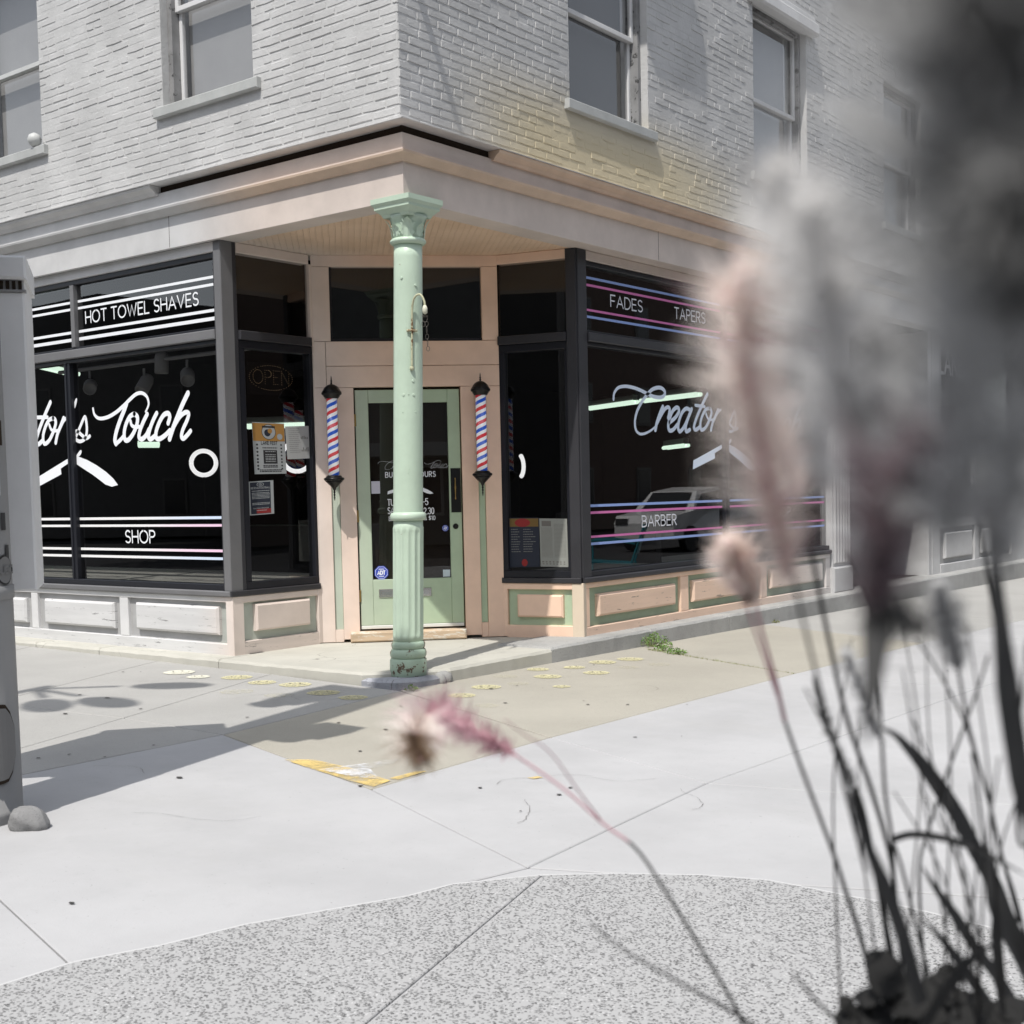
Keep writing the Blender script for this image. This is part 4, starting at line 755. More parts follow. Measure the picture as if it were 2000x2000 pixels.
for a_ in (('BUSINESS HOURS', -.026, 1.37, .042, .42, .14, .28), ('TU', -.014, 1.133, .052, .052, .13), ('-5', .283, 1.133, .052, .042, .13), ('SA', -.014, 1.065, .052, .052, .13), ('-2.30', .268, 1.055, .052, .105, .13), ('Be', -.006, 1.005, .034, .03, .14), ('is $10', .29, 1.005, .034, .092, .14)):
    M = MB(); write(M, DW, dg, *a_); vinyl(M, 'door_lettering', m_white, door)


# dark shop interior seen through the panes
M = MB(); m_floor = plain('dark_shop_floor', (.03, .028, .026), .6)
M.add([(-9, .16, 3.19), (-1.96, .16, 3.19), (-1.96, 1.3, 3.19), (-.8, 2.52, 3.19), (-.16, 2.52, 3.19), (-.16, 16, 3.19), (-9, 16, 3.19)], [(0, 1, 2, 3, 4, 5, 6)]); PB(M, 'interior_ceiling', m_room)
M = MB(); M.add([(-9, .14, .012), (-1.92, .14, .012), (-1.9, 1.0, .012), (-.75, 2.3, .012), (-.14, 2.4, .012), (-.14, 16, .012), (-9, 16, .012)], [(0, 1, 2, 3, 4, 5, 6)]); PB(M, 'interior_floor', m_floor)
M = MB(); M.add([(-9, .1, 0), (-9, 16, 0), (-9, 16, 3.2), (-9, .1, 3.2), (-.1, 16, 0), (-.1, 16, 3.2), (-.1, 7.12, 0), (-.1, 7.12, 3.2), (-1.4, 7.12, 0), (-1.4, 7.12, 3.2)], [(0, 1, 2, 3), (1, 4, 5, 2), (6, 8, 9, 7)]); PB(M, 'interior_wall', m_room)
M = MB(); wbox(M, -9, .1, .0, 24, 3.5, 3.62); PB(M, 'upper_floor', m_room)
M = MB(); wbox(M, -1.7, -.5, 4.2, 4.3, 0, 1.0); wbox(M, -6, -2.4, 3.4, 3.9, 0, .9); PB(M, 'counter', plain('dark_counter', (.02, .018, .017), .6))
# shop-window ledges just inside the glass
M = MB(); wbox(M, -8.6, -1.9, .075, 1.9, .44, .50); wbox(M, -1.1, -.075, 2.45, 7.1, .44, .50); PB(M, 'display_ledge', paint('pale_ledge_boards', (.50, .50, .46), .6, .2, False, (.1, .1, .1), .62, stretch=(.25, 6, 1)))
# ------------------------------------------------------------------ cast iron column at the corner
colm = empty('cast_iron_column', (0, 0, 0), 'mint green cast iron column with fluted foot and leafy capital under the corner', 'column')
C0, CL = (-.012, .068), (.0185, .0185)
def cl(name, prof, mat, mod=None, n=40, par=colm): M = MB(); lathe(M, prof, n, C0, CL, mod); return PB(M, name, mat, par, True)
cl('base_drum', [(.118, -.048), (.129, -.04), (.129, .07), (.123, .078), (.118, .082)], m_mintb)
cl('base_ring', [(.112, .08), (.12, .085), (.128, .10), (.128, .122), (.119, .142), (.110, .148)], m_mintb)
cl('base_ring', [(.108, .147), (.114, .152), (.1185, .168), (.1185, .182), (.112, .196), (.105, .2)], m_mintb)
def flute(a_, z):
    f = (a_ * 14 / (2 * PI)) % 1; e_ = min(1, max(0, min((z - .225) / .02, (.99 - z) / .02)))
    return 1 - .075 * e_ * (0 if f < .26 else math.sin(PI * (f - .26) / .74) ** .5)
cl('fluted_shaft', [(.105, .199), (.106, .224), (.108, .226)] + [(.108, .245 + .03 * i) for i in range(25)] + [(.108, .99), (.104, 1.0), (.102, 1.05)], m_mint, flute, 140)
cl('shaft_ring', [(.102, 1.04), (.118, 1.046), (.126, 1.058), (.126, 1.08), (.119, 1.093), (.104, 1.10)], m_mint)
cl('shaft', [(.1035, 1.099)] + [(.1035 - .005 * i / 20, 1.1 + .092 * i) for i in range(21)], m_mint)
cl('neck_ring', [(.098, 2.935), (.112, 2.938), (.125, 2.952), (.124, 2.966), (.113, 2.975), (.108, 2.978)], m_mint)
cl('capital_bell', [(.107, 2.977), (.108, 3.02), (.113, 3.07), (.124, 3.105), (.14, 3.127)], m_mint)
M = MB()
ax, ay = C0[0] + CL[0] * 3.15 + .0, C0[1] + CL[1] * 3.15 - .01
hs_ = [(.115, 3.115), (.125, 3.135), (.150, 3.16), (.160, 3.168), (.160, 3.185), (.172, 3.20), (.176, 3.206), (.176, 3.24)]
vs = []; fs = []
for h, z in hs_:
    cc_ = h * .86                                                   # square slab with slightly cut corners
    vs += [(ax + x * h, ay + y * h, z) for x, y in ((-1, -1), (0, -1), (1, -1), (1, 0), (1, 1), (0, 1), (-1, 1), (-1, 0))]
for j in range(len(hs_) - 1):
    for i in range(8): fs.append((j * 8 + i, j * 8 + (i + 1) % 8, (j + 1) * 8 + (i + 1) % 8, (j + 1) * 8 + i))
fs += [tuple(range(7, -1, -1)), tuple((len(hs_) - 1) * 8 + i for i in range(8))]
M.add(vs, fs); PB(M, 'abacus', m_mint, colm)
# acanthus leaves on the bell: three lobes a side, tip curling out
def leaf_mesh():
    M = MB(); rows = []
    zz = [0, .02, .04, .06, .08, .10, .118, .128]; wd = [.030, .036, .040, .036, .040, .030, .020, .004]; out = [.003, .006, .008, .009, .011, .016, .026, .034]
    for z, w_, o_ in zip(zz, wd, out):
        rr = .108 + (.016 * (z / .128) ** 2) + o_
        rows.append([(rr - .007 * abs(t) - .0035 * (1 if abs(abs(t) - .5) < .2 else 0), w_ * t, z - .006 * abs(t)) for t in (-1, -.5, 0, .5, 1)])
    vs = [p for r in rows for p in r]; fs = []
    for j in range(len(rows) - 1):
        for i in range(4): fs.append((j * 5 + i, j * 5 + i + 1, (j + 1) * 5 + i + 1, (j + 1) * 5 + i))
    M.add(vs, fs); 
    for j in (1, 3, 4, 5):                                          # side lobes
        for sgn in (-1, 1):
            z = zz[j]; w_ = wd[j]; rr = .108 + .016 * (z / .128) ** 2 + out[j] - .005
            M.add([(rr, sgn * w_ * .9, z - .012), (rr + .004, sgn * w_ * 1.35, z + .012), (rr + .002, sgn * w_ * .8, z + .012)], [(0, 1, 2) if sgn > 0 else (2, 1, 0)])
    me = bpy.data.meshes.new('leaf'); me.from_pydata(M.v, [], M.f); me.materials.append(m_mint); return me
lm = leaf_mesh()
for i in range(8):
    o = link('leaf', lm, colm); o.location = (C0[0] + CL[0] * 3.02, C0[1] + CL[1] * 3.02, 2.978); o.rotation_euler = (0, 0, math.radians(-49 + 45 * i)); 
    if i % 2: o.scale = (.97, .8, .72)
sol = None
# wrought hook bolted to the shaft, with a chain
hook = empty('hanging_hook', (.095, -.01, 2.3), 'rusty painted shepherd hook bracket bolted to the green column', 'hook')
cz = lambda z: (C0[0] + CL[0] * z, C0[1] + CL[1] * z)
def onshaft(ang, z, out=0): x, y = cz(z); r_ = .1015 + out; return (x + r_ * math.cos(ang), y + r_ * math.sin(ang), z)
HA = math.radians(-34)
M = MB(); tube(M, smooth3([onshaft(HA, 2.08, .012), onshaft(HA, 2.25, .01), onshaft(HA, 2.4, .014), onshaft(HA, 2.5, .02), onshaft(HA + .06, 2.56, .05), onshaft(HA + .2, 2.575, .09), onshaft(HA + .3, 2.53, .11), onshaft(HA + .32, 2.49, .112)], 4), .0075, 7)
m_hookp = paint('rusty_cream_paint', (.50, .50, .34), .6, .15, False, (.17, .10, .05), .56, bs=60); put(PB(M, 'bracket', m_hookp, None, True), hook)
M = MB(); tube(M, [onshaft(HA - .33, 2.34, .010), onshaft(HA, 2.34, .02), onshaft(HA + .33, 2.34, .010)], .009, 6); put(PB(M, 'clamp', m_hookp, None, True), hook)
M = MB(); lathe(M, [(.004, 2.07), (.014, 2.075), (.014, 2.095), (.004, 2.10)], 10, onshaft(HA, 2.08, .008)[:2]); put(PB(M, 'foot_boss', m_hookp, None, True), hook)
M = MB(); lathe(M, [(.006, 2.44), (.017, 2.45), (.018, 2.48), (.010, 2.50)], 12, onshaft(HA + .32, 2.49, .112)[:2]); put(PB(M, 'boss', paint('cream_knob_paint', (.62, .62, .5), .5), None, True), hook)
chain = empty('chain', onshaft(HA + .32, 2.44, .112), 'thin loose steel chain dangling from the column hook', 'chain')
m_chain = plain('dull_steel', (.10, .09, .08), .5, .6)
cx_, cy_ = onshaft(HA + .32, 2.44, .112)[:2]
for i, (dz, wd, ht, dx) in enumerate(((-.03, .016, .05, 0), (-.065, .012, .035, -.01), (-.065, .012, .035, .01), (-.105, .003, .045, .01), (-.15, .011, .034, .012), (-.19, .003, .05, .014), (-.232, .011, .032, .016), (-.012, .02, .012, 0))):
    M = MB(); pts = [(cx_ + (dx + wd * math.cos(2 * PI * t / 14)) * .79, cy_ + (dx + wd * math.cos(2 * PI * t / 14)) * .61, 2.44 + dz + ht * .5 * math.sin(2 * PI * t / 14)) for t in range(15)]
    tube(M, pts, .0016, 5); put(M.build('link', m_chain, None, True), chain)
M = MB()
for a_, z in ((-1.15, 1.905), (-.45, 1.905), (-.8, 1.91), (-.78, 1.4), (-.82, 1.37), (-1.2, 1.79), (-.3, 1.79), (-.3, 2.65), (-1.3, 2.7), (-.5, 2.0)):
    q = Vector(onshaft(a_, z, -.002)); r_ = .011 if z > 1.9 and a_ != -.8 else .0045
    n_ = Vector((math.cos(a_), math.sin(a_), 0)); t_ = Vector((-n_.y, n_.x, 0)); up_ = Vector((0, 0, 1))
    vs = [q + (t_ * math.cos(2 * PI * j / 8) + up_ * math.sin(2 * PI * j / 8)) * r_ for j in range(8)] + [q + n_ * .006 + (t_ * math.cos(2 * PI * j / 8) + up_ * math.sin(2 * PI * j / 8)) * r_ * .7 for j in range(8)]
    M.add(vs, [(j, (j + 1) % 8, 8 + (j + 1) % 8, 8 + j) for j in range(8)] + [tuple(8 + j for j in range(8))])
PB(M, 'rivets', m_mint, colm)

# ------------------------------------------------------------------ barber poles
def stripes_mat():
    m, nt, b = newmat('barber_stripes'); tc = nd(nt, 'ShaderNodeTexCoord'); sp = nd(nt, 'ShaderNodeSeparateXYZ'); nt.links.new(tc.outputs['Object'], sp.inputs[0])
    at = mul(nt, sp.outputs[1], sp.outputs[0], 'ARCTAN2'); u = mul(nt, mul(nt, at, 1 / (2 * PI)), mul(nt, sp.outputs[2], -1 / .116), 'ADD')
    f = mul(nt, mul(nt, u, 2.), 1., 'FRACT') if False else nd(nt, 'ShaderNodeMath', operation='FRACT').outputs[0]
    fr_ = f.node; nt.links.new(mul(nt, u, 10., 'ADD'), fr_.inputs[0])
    cr = nd(nt, 'ShaderNodeValToRGB'); cr.color_ramp.interpolation = 'CONSTANT'; e_ = cr.color_ramp.elements
    e_[0].position = 0; e_[0].color = (.60, .035, .05, 1); e_[1].position = .25; e_[1].color = (.80, .80, .82, 1)
    for p_, c_ in ((.5, (.02, .10, .55, 1)), (.75, (.80, .80, .82, 1))): x = e_.new(p_); x.color = c_
    nt.links.new(f, cr.inputs[0]); nt.links.new(cr.outputs[0], b.inputs['Base Color']); b.inputs['Roughness'].default_value = .3
    nt.links.new(cr.outputs[0], b.inputs['Emission Color']); b.inputs['Emission Strength'].default_value = .22
    return m
m_strp = stripes_mat()
m_tube = glass('pole_cover_glass', .97)
def barber_pole(s, zb, label):
    root = empty('barber_pole', DW.p(s, zb, -.17), label, 'barber pole', 'barber poles flanking the door')
    def pc(name, prof, mat, mod=None, n=24): M = MB(); lathe(M, prof, n, (0, 0), (0, 0), mod); return M.build(name, mat, root, True)
    rib = lambda a_, z: 1 + .04 * math.cos(8 * a_)
    pc('cylinder', [(.0435, .14), (.0435, .78)], m_strp, n=32)
    pc('glass_cover', [(.0485, .135), (.0485, .785)], m_tube, n=32)
    pc('base', [(.004, .015), (.010, .03), (.016, .045), (.022, .05), (.055, .085), (.075, .108)], m_iron, rib)
    pc('base_rim', [(.072, .104), (.082, .110), (.084, .122), (.078, .128), (.068, .131), (.066, .138), (.060, .141), (.058, .146), (.05, .148)], m_iron)
    pc('bottom_finial', [(.002, -.06), (.004, -.05), (.007, -.03), (.004, -.024), (.009, -.012), (.005, 0), (.010, .012), (.006, .02)], m_iron)
    pc('cap_rim', [(.05, .772), (.058, .775), (.060, .785), (.066, .788), (.068, .798), (.080, .806), (.083, .818), (.078, .826)], m_iron)
    pc('cap', [(.078, .824), (.068, .838), (.058, .858), (.046, .872), (.028, .884), (.012, .889)], m_iron, rib)
    pc('top_finial', [(.012, .886), (.006, .893), (.010, .9), (.005, .908), (.009, .914), (.0055, .925), (.0045, .94), (.001, .958)], m_iron)
    M = MB()
    for z in (.16, .76): tube(M, [DW.N * .0 + Vector((0, 0, z)), DW.N * .165 + Vector((0, 0, z))], .012, 8)
    DWl = Frame((0, 0, 0), DW.T, DW.N); DWl.box(M, -.03, .03, .1, .82, .15, .168, .004); M.build('bracket', m_iron, root)
    return root
barber_pole(-.452, 1.245, 'barber pole with red white and blue stripes left of the green door')
barber_pole(.770, 1.258, 'barber pole with red white and blue stripes right of the green door')

# ------------------------------------------------------------------ papers and stickers on the glass
def sheet(name, fr, quad, d, label, cat, mat):
    root = empty(name, fr.p(*quad[0], d), label, cat); M = MB()
    n_ = -fr.N * .0012; V = [fr.p(s, z, d) for s, z in quad]
    W_ = [v + n_ for v in V]; M.add(V + W_, BOXF); o = M.build('sheet', mat, root); o.matrix_parent_inverse = Matrix.Translation(-Vector(root.location))
    def place(u, v, l=0):                                           # u, v in 0..1 over the sheet
        s0 = Vector(quad[0]); s1 = Vector(quad[1]); s2 = Vector(quad[2]); s3 = Vector(quad[3])
        q = s0.lerp(s1, u).lerp(s3.lerp(s2, u), v); return fr.p(q.x, q.y, d - .0016 - l)
    def add(M, nm, mats): o = M.build(nm, mats, root); o.matrix_parent_inverse = Matrix.Translation(-Vector(root.location)); return o
    return root, place, add
def pr_rect(M, place, u0, u1, v0, v1, l=0, mi=0): M.add([place(u0, v0, l), place(u1, v0, l), place(u1, v1, l), place(u0, v1, l)], [(0, 1, 2, 3)], mi)
def pr_disc(M, place, u, v, ru, rv, l=0, n=24, mi=0): M.add([place(u + ru * math.cos(2 * PI * i / n), v + rv * math.sin(2 * PI * i / n), l) for i in range(n)], [tuple(range(n))], mi)
def pr_text(M, place, t, u, v, h, width, wt=.15, l=.0003, mi=0, ar=1):
    for q in text_strokes(t, 0, 0, 1): pass
    tot = max(p[0] for q in text_strokes(t, 0, 0, 1) for p in q); k = width / tot
    for q in text_strokes(t, 0, 0, 1):
        ribbon(M, lambda s, z, ll: place(u + s, v + z / ar, l + ll * .3), [(x * k, y * h * ar) for x, y in q], h * wt * ar, mi=mi)
def greek(M, place, u0, u1, v, h, n, mi=0, l=.0003, gap=.012):
    """a line of print too small to read: word-length dashes"""
    x = u0
    while x < u1 - .01:
        w_ = min(u1 - x, rnd.uniform(.03, .09)); pr_rect(M, place, x, x + w_, v, v + h, l, mi); x += w_ + gap
PD = .043
m_orange = plain('ochre_print', (.36, .19, .05), .8); m_navy = plain('navy_print', (.02, .025, .04), .8); m_grp = plain('pale_grey_paper', (.34, .36, .37), .8); m_red = plain('dark_red_print', (.25, .02, .02), .7)
root, pl_, add = sheet('poster', LS, [(.299, 1.411), (.632, 1.415), (.622, 1.821), (.286, 1.824)], PD, 'festival poster with ochre top band, large lettering and a black box', 'poster', m_grp)
M = MB(); pr_rect(M, pl_, .01, .99, .64, .985, 0, 0); pr_disc(M, pl_, .5, .82, .22, .15, .0002, 28, 1); pr_disc(M, pl_, .5, .82, .205, .14, .0003, 28, 2); pr_rect(M, pl_, .30, .70, .90, .935, .0004, 1)
pr_disc(M, pl_, .46, .80, .10, .07, .0005, 14, 3); pr_disc(M, pl_, .54, .84, .07, .05, .0006, 12, 0); pr_disc(M, pl_, .84, .73, .085, .06, .0004, 18, 2); add(M, 'printed_picture', [m_orange, m_blk, m_grp, m_navy])
M = MB(); pr_text(M, pl_, 'LAKE FEST', .25, .575, .06, .50, .22); pr_rect(M, pl_, .30, .73, .20, .465, .0002); 
for v in (.50, .155, .125, .07, .04): greek(M, pl_, .28 if v > .1 else .16, .74 if v > .1 else .86, v, .018, 0)
for v in (.57, .50, .43, .36, .29, .23, .16, .10): pr_disc(M, pl_, .12, v, .035, .02, .0002, 8); pr_disc(M, pl_, .87, v, .03, .018, .0002, 8)
add(M, 'print', m_blk)
M = MB()
for v in (.43, .37, .335, .30, .27, .235): greek(M, pl_, .36, .68, v, .014, 0, l=.0006)
add(M, 'print', m_grp)
root, pl_, add = sheet('notice', LS, [(.648, 1.531), (.906, 1.541), (.889, 1.808), (.632, 1.797)], PD, 'plain white typed notice taped beside the ochre festival poster', 'notice', m_paper)
M = MB(); m_faint = plain('faint_grey_print', (.19, .19, .18), .8)
for i in range(13): greek(M, pl_, .12, rnd.uniform(.5, .62), .92 - i * .06, .012, 0)
for v in (.60, .22):
    for j in range(5): pr_rect(M, pl_, .62 + j * .065, .66 + j * .065, v, v + rnd.uniform(.05, .14), .0003)
add(M, 'print', m_faint)
root, pl_, add = sheet('poster', LS, [(.228, 1.084), (.487, 1.093), (.488, 1.362), (.224, 1.351)], PD, 'dark football sponsorship flyer low in the left splayed window', 'poster', m_grp)
M = MB(); pr_rect(M, pl_, .08, .88, .03, .97, 0, 0); pr_rect(M, pl_, .3, .88, .04, .17, .0002, 1); pr_disc(M, pl_, .48, .90, .14, .06, .0002, 20, 2); pr_disc(M, pl_, .48, .90, .12, .05, .0003, 20, 0); add(M, 'printed_picture', [m_navy, m_red, m_grp])
M = MB(); pr_text(M, pl_, 'G', .43, .875, .05, .10, .25, .0005); pr_text(M, pl_, 'GENEVA FOOTBALL', .10, .775, .05, .76, .2); 
for v in (.70, .64, .60, .56, .52, .48, .34, .30): greek(M, pl_, .14, .84, v, .018, 0)
pr_text(M, pl_, 'PLATINUM SPONSOR', .18, .18, .03, .6, .22, .0006); greek(M, pl_, .3, .7, .12, .018, 0, l=.0006); add(M, 'print', m_grp)
root, pl_, add = sheet('poster', RS, [(.045, .585), (.318, .59), (.318, 1.004), (.045, 1.006)], .044, 'black programme poster with red blotches low in the right splayed window', 'poster', m_navy)
M = MB(); pr_rect(M, pl_, .02, .98, .82, .985, 0, 0); pr_disc(M, pl_, .45, .90, .26, .085, .0002, 20, 1); add(M, 'printed_picture', [plain('dark_yellow_print', (.16, .10, .03), .8), m_red])
M = MB(); pr_disc(M, pl_, .5, .09, .1, .075, .0002, 16); add(M, 'printed_picture', m_red)
M = MB()
for i in range(10): greek(M, pl_, .06, rnd.uniform(.28, .4), .76 - i * .05, .012, 0); greek(M, pl_, .47, rnd.uniform(.7, .92), .76 - i * .05, .012, 0)
add(M, 'print', m_faint)
root, pl_, add = sheet('letter', RS, [(.326, .592), (.575, .588), (.57, .992), (.322, .998)], .044, 'tall pale letter with small print and a row of logos at its foot', 'letter', plain('aged_white_paper', (.27, .28, .26), .8))
M = MB(); pr_rect(M, pl_, .08, .42, .84, .95); 
for i in range(7): pr_rect(M, pl_, .06 + i * .13, .13 + i * .13 + rnd.uniform(-.03, .02), .09, .115); pr_rect(M, pl_, .08 + i * .125, .14 + i * .125, .05, .07)
for i in range(26): greek(M, pl_, .06, .46, .80 - i * .024, .006, 0); greek(M, pl_, .52, .94, .88 - i * .027, .006, 0)
add(M, 'print', plain('grey_small_print', (.15, .14, .13), .8))
def octagon(name, s, z, r, label, txt):
    root = empty(name, DW.p(s, z, dg), label, 'sticker'); M = MB(); P_ = lambda a_, rr, l: DW.p(s + rr * math.cos(a_), z + rr * math.sin(a_), dg - l)
    for rr, l, mi in ((r, .0008, 0), (r * .88, .0011, 1), (r * .83, .0013, 0)): M.add([P_(PI / 8 + PI / 4 * i, rr, l) for i in range(8)], [tuple(range(8))], mi)
    o = M.build('badge', [plain('royal_blue_print', (.025, .06, .42), .5), m_white], root); o.matrix_parent_inverse = Matrix.Translation(-Vector(root.location))
    M = MB()
    for q in text_strokes(txt, s - r * .5, z - r * .25, r * .5, r * 1.0): ribbon(M, lambda a_, b_, l: DW.p(a_, b_, dg - .0016 - l), q, r * .13)
    for zz in (.42, .5, -.48, -.56): M.add([DW.p(s - r * .36, z + r * zz, dg - .0016), DW.p(s + r * .36, z + r * zz, dg - .0016), DW.p(s + r * .36, z + r * (zz + .05), dg - .0016), DW.p(s - r * .36, z + r * (zz + .05), dg - .0016)], [(0, 1, 2, 3)])
    o = M.build('print', m_white, root); o.matrix_parent_inverse = Matrix.Translation(-Vector(root.location))
octagon('security_sticker', -.083, .570, .062, 'large blue octagonal alarm sticker low on the door glass', 'ADT')
octagon('security_sticker', .466, .932, .028, 'small blue alarm sticker beside the door lock', 'ADT')
def card(name, q, lab, cat, mt): M = MB(); DW.box(M, *q, dg - .0016, dg - .0003, .0003); o = M.build(name, mt); tag(o, lab, cat); return o
card('sticker', (-.147, -.074, 1.236, 1.340), 'small white blank sticker on the left edge of the door glass', 'sticker', plain('pale_lilac_paper', (.52, .52, .60), .6))
card('card', (.437, .497, .521, .580), 'small white card in the lower right corner of the door glass', 'card', plain('bluish_white_card', (.52, .60, .64), .6))
M = MB(); DW.box(M, .10, .36, .53, .90, .12, .125, .002); sb = M.build('hanging_sign', plain('grey_green_board', (.10, .14, .125), .7)); tag(sb, 'grey green sign board hanging behind the lower door glass', 'sign')
M = MB(); DW.box(M, -.154, .09, .515, .745, .10, .106, .002); kb2 = M.build('cardboard', plain('brown_cardboard', (.05, .043, .038), .8)); tag(kb2, 'dull brown cardboard leaning inside the door behind the alarm sticker', 'cardboard')
M = MB()
write(M, DW, .1185, 'E TO', .24, .80, .03, .07, .12); write(M, DW, .1185, 'HOP', .25, .565, .032, .085, .1); sbp = M.build('print', m_blk, sb)
# dotted lamp sign in the left splayed window
osn = empty('led_sign', LS.p(.65, 2.2, .2), 'dim dotted light sign high in the left splayed window', 'sign')
M = MB(); LS.box(M, .40, .90, 2.06, 2.32, .205, .215, .004); put(M.build('backing', m_room), osn)
M = MB(); md = plain('lit_amber_dot', (.55, .38, .2), .5, emit=.10)
dots = []
for q in text_strokes('OPEN', .45, 2.15, .11, .38) + [arc(.64, 2.2, .23, .1, 0, 360, 40)]:
    L_ = 0
    for i in range(len(q) - 1):
        p_, n_ = Vector(q[i]), Vector(q[i + 1]); kk = max(1, int((n_ - p_).length / .016))
        for j in range(kk): dots.append(p_.lerp(n_, j / kk))
for p_ in dots: LS.box(M, p_.x - .002, p_.x + .002, p_.y - .002, p_.y + .002, .199, .203, .0005)
o = M.build('bulbs', md); put(o, osn); o['kind'] = 'stuff'

# ------------------------------------------------------------------ lamps inside the shop
m_can = plain('white_lamp_can', (.30, .30, .30), .6)
def track_light(p, yaw, pitch, lab):
    root = empty('track_light', p, lab, 'spotlight', 'track spotlights behind the left window')
    M = MB(); tube(M, [(0, 0, .10), (0, 0, .03)], .012, 8); M.build('stem', m_can, root)
    M = MB(); lathe(M, [(.02, -.11), (.05, -.10), (.062, -.06), (.062, .08), (.056, .085), (.05, .06)], 16); o = M.build('lamp_can', m_can, root, True); o.rotation_euler = (pitch, 0, yaw); o.location = (0, 0, -.05)
for i, (p_, yw, pt, lab) in enumerate((((-4.70, .8, 2.37), .9, 1.9, 'white track spotlight nearest the mullion, tilted down to the left'), ((-3.86, .8, 2.33), .3, 2.4, 'white track spotlight above the looping script capital'), ((-3.60, .8, 2.5), 0, 3.1, 'smallest track spotlight, pointing straight down'), ((-3.24, .8, 2.36), .9, 2.1, 'white track spotlight nearest the dark corner post'))): track_light(p_, yw, pt, lab)
M = MB(); tube(M, [(-5.2, .8, 2.49), (-2.4, .8, 2.49)], .018, 6); rail = M.build('light_track', m_can); tag(rail, 'thin pale lighting track inside the left shop window', 'track')
def tubes(a_, b_, lab, n=2, r=.035):
    root = empty('fluorescent_lamp', a_, lab, 'lamp', 'fluorescent tubes under the shop ceiling'); A_, B_ = Vector(a_), Vector(b_); sd = (B_ - A_).cross(Vector((0, 0, 1))).normalized() * .08
    for i in range(n): M = MB(); tube(M, [A_ + sd * (i - .5), B_ + sd * (i - .5)], r, 8); put(M.build('tube', m_tubel), root)
    M = MB(); tube(M, [A_ + Vector((0, 0, .07)), B_ + Vector((0, 0, .07))], .06, 4); put(M.build('housing', m_can), root)
K = lambda p_, k_: tuple(CAM + (Vector(p_) - CAM) * k_)
tubes(K((-7.623, 13.486, 2.75), .93), K((-6.09, 12.712, 2.75), .93), 'lit tube pair starting beside the right corner post')
tubes(K((-5.876, 12.608, 2.75), .93), K((-4.464, 12.071, 2.75), .93), 'lit tube pair crossing the right window capital letter')
tubes(K((-19.063, 35.294, 2.75), .45), K((-17.264, 33.702, 2.75), .45), 'short far tube pair under the right window script', r=.03)
tubes(K((-13.6, 15.15, 2.75), .72), K((-11.992, 14.37, 2.75), .72), 'lit tube pair seen through the door glass')
tubes(K((-15.341, 11.912, 2.75), .62), K((-14.0, 12.7, 2.75), .62), 'lit tube pair behind the festival poster')
tubes((-6.2, .66, 2.75), (-7.55, 2.55, 2.75), 'lit tube pair at the far end of the left window', r=.03)
tubes(K((-23.291, 15.006, 2.75), .5), K((-23.088, 15.52, 2.75), .5), 'short far tube under the left window script', 1, .05)
def ring_lamp(p, R_, n_, lab, part=(0, 40)):
    root = empty('ring_lamp', p, lab, 'ring lamp', 'round lamps inside the shop'); n_ = Vector(n_).normalized(); t_ = n_.cross(Vector((0, 0, 1))).normalized(); u_ = t_.cross(n_)
    M = MB(); pts = [(t_ * math.cos(2 * PI * i / 40) + u_ * math.sin(2 * PI * i / 40)) * R_ for i in range(part[0], part[1] + 1)]; tube(M, pts, .022, 8); M.build('ring', m_ring, root, True)
    M = MB(); tube(M, [(0, 0, -R_), (0, 0, -R_ - .6)], .01, 6); M.build('stand', m_room, root)
ring_lamp((-4.05, 1.6, 1.575), .118, (.8, -.6, 0), 'glowing ring lamp right of the left window script')
ring_lamp((-3.2, 2.04, 1.61), .14, (.8, -.6, 0), 'glowing ring lamp half hidden behind the posters')
ring_lamp((-2.0, 3.99, 1.49), .12, (.9, .2, 0), 'glowing curved lamp at the edge of the right splayed window', (13, 27))

# ------------------------------------------------------------------ signal pole with its control cabinet, left edge
def galv(name, c): return concrete(name, c, .12, 0, 220, .0008, .55)
m_gal = galv('weathered_galvanised_steel', (.26, .26, .26)); m_cab = galv('brushed_aluminium_cabinet', (.70, .70, .70))
PC = (1.13, -3.87); gzp = gz(*PC)
pole = empty('signal_pole', (PC[0], PC[1], gzp), 'thick grey traffic signal pole with a hand hole cover and stickers', 'signal pole')
M = MB(); lathe(M, [(.224, -.06), (.223, .03), (.222, .05)] + [(.222 - .03 * i / 12, .05 + .56 * i) for i in range(13)], 36); M.build('pole_shaft', m_gal, pole, True)
M = MB(); lathe(M, [(.218, .90), (.224, .902), (.224, .955), (.218, .957)], 36); M.build('strap', m_gal, pole, True)
def on_pole(a_, z, o_=.0): r_ = .221 - .03 * (z / 6.7) + o_; return Vector((r_ * math.cos(a_), r_ * math.sin(a_), z))
fa = math.atan2(CAM.y - PC[1], CAM.x - PC[0])
def patch(name, a0, a1, z0, z1, o_, mt, rnd_=0, n=10):
    M = MB(); pts = []
    for i in range(n + 1):
        a_ = a0 + (a1 - a0) * i / n; kx = min(i, n - i) / n; cut = rnd_ * max(0, 1 - kx * 4) ** 2
        pts.append((on_pole(a_, z0 + cut, o_), on_pole(a_, z1 - cut, o_)))
    vs = [p_ for q in pts for p_ in q]; M.add(vs, [(2 * i, 2 * i + 2, 2 * i + 3, 2 * i + 1) for i in range(n)]); return M.build(name, mt, pole)
patch('hand_hole_cover', fa - .1, fa + 1.02, .18, .47, .012, galv('hand_hole_plate', (.17, .17, .17)), .09)
patch('hand_hole_rim', fa - .14, fa + 1.06, .165, .485, .006, m_gap, .10)
RGT = fa + 1.0
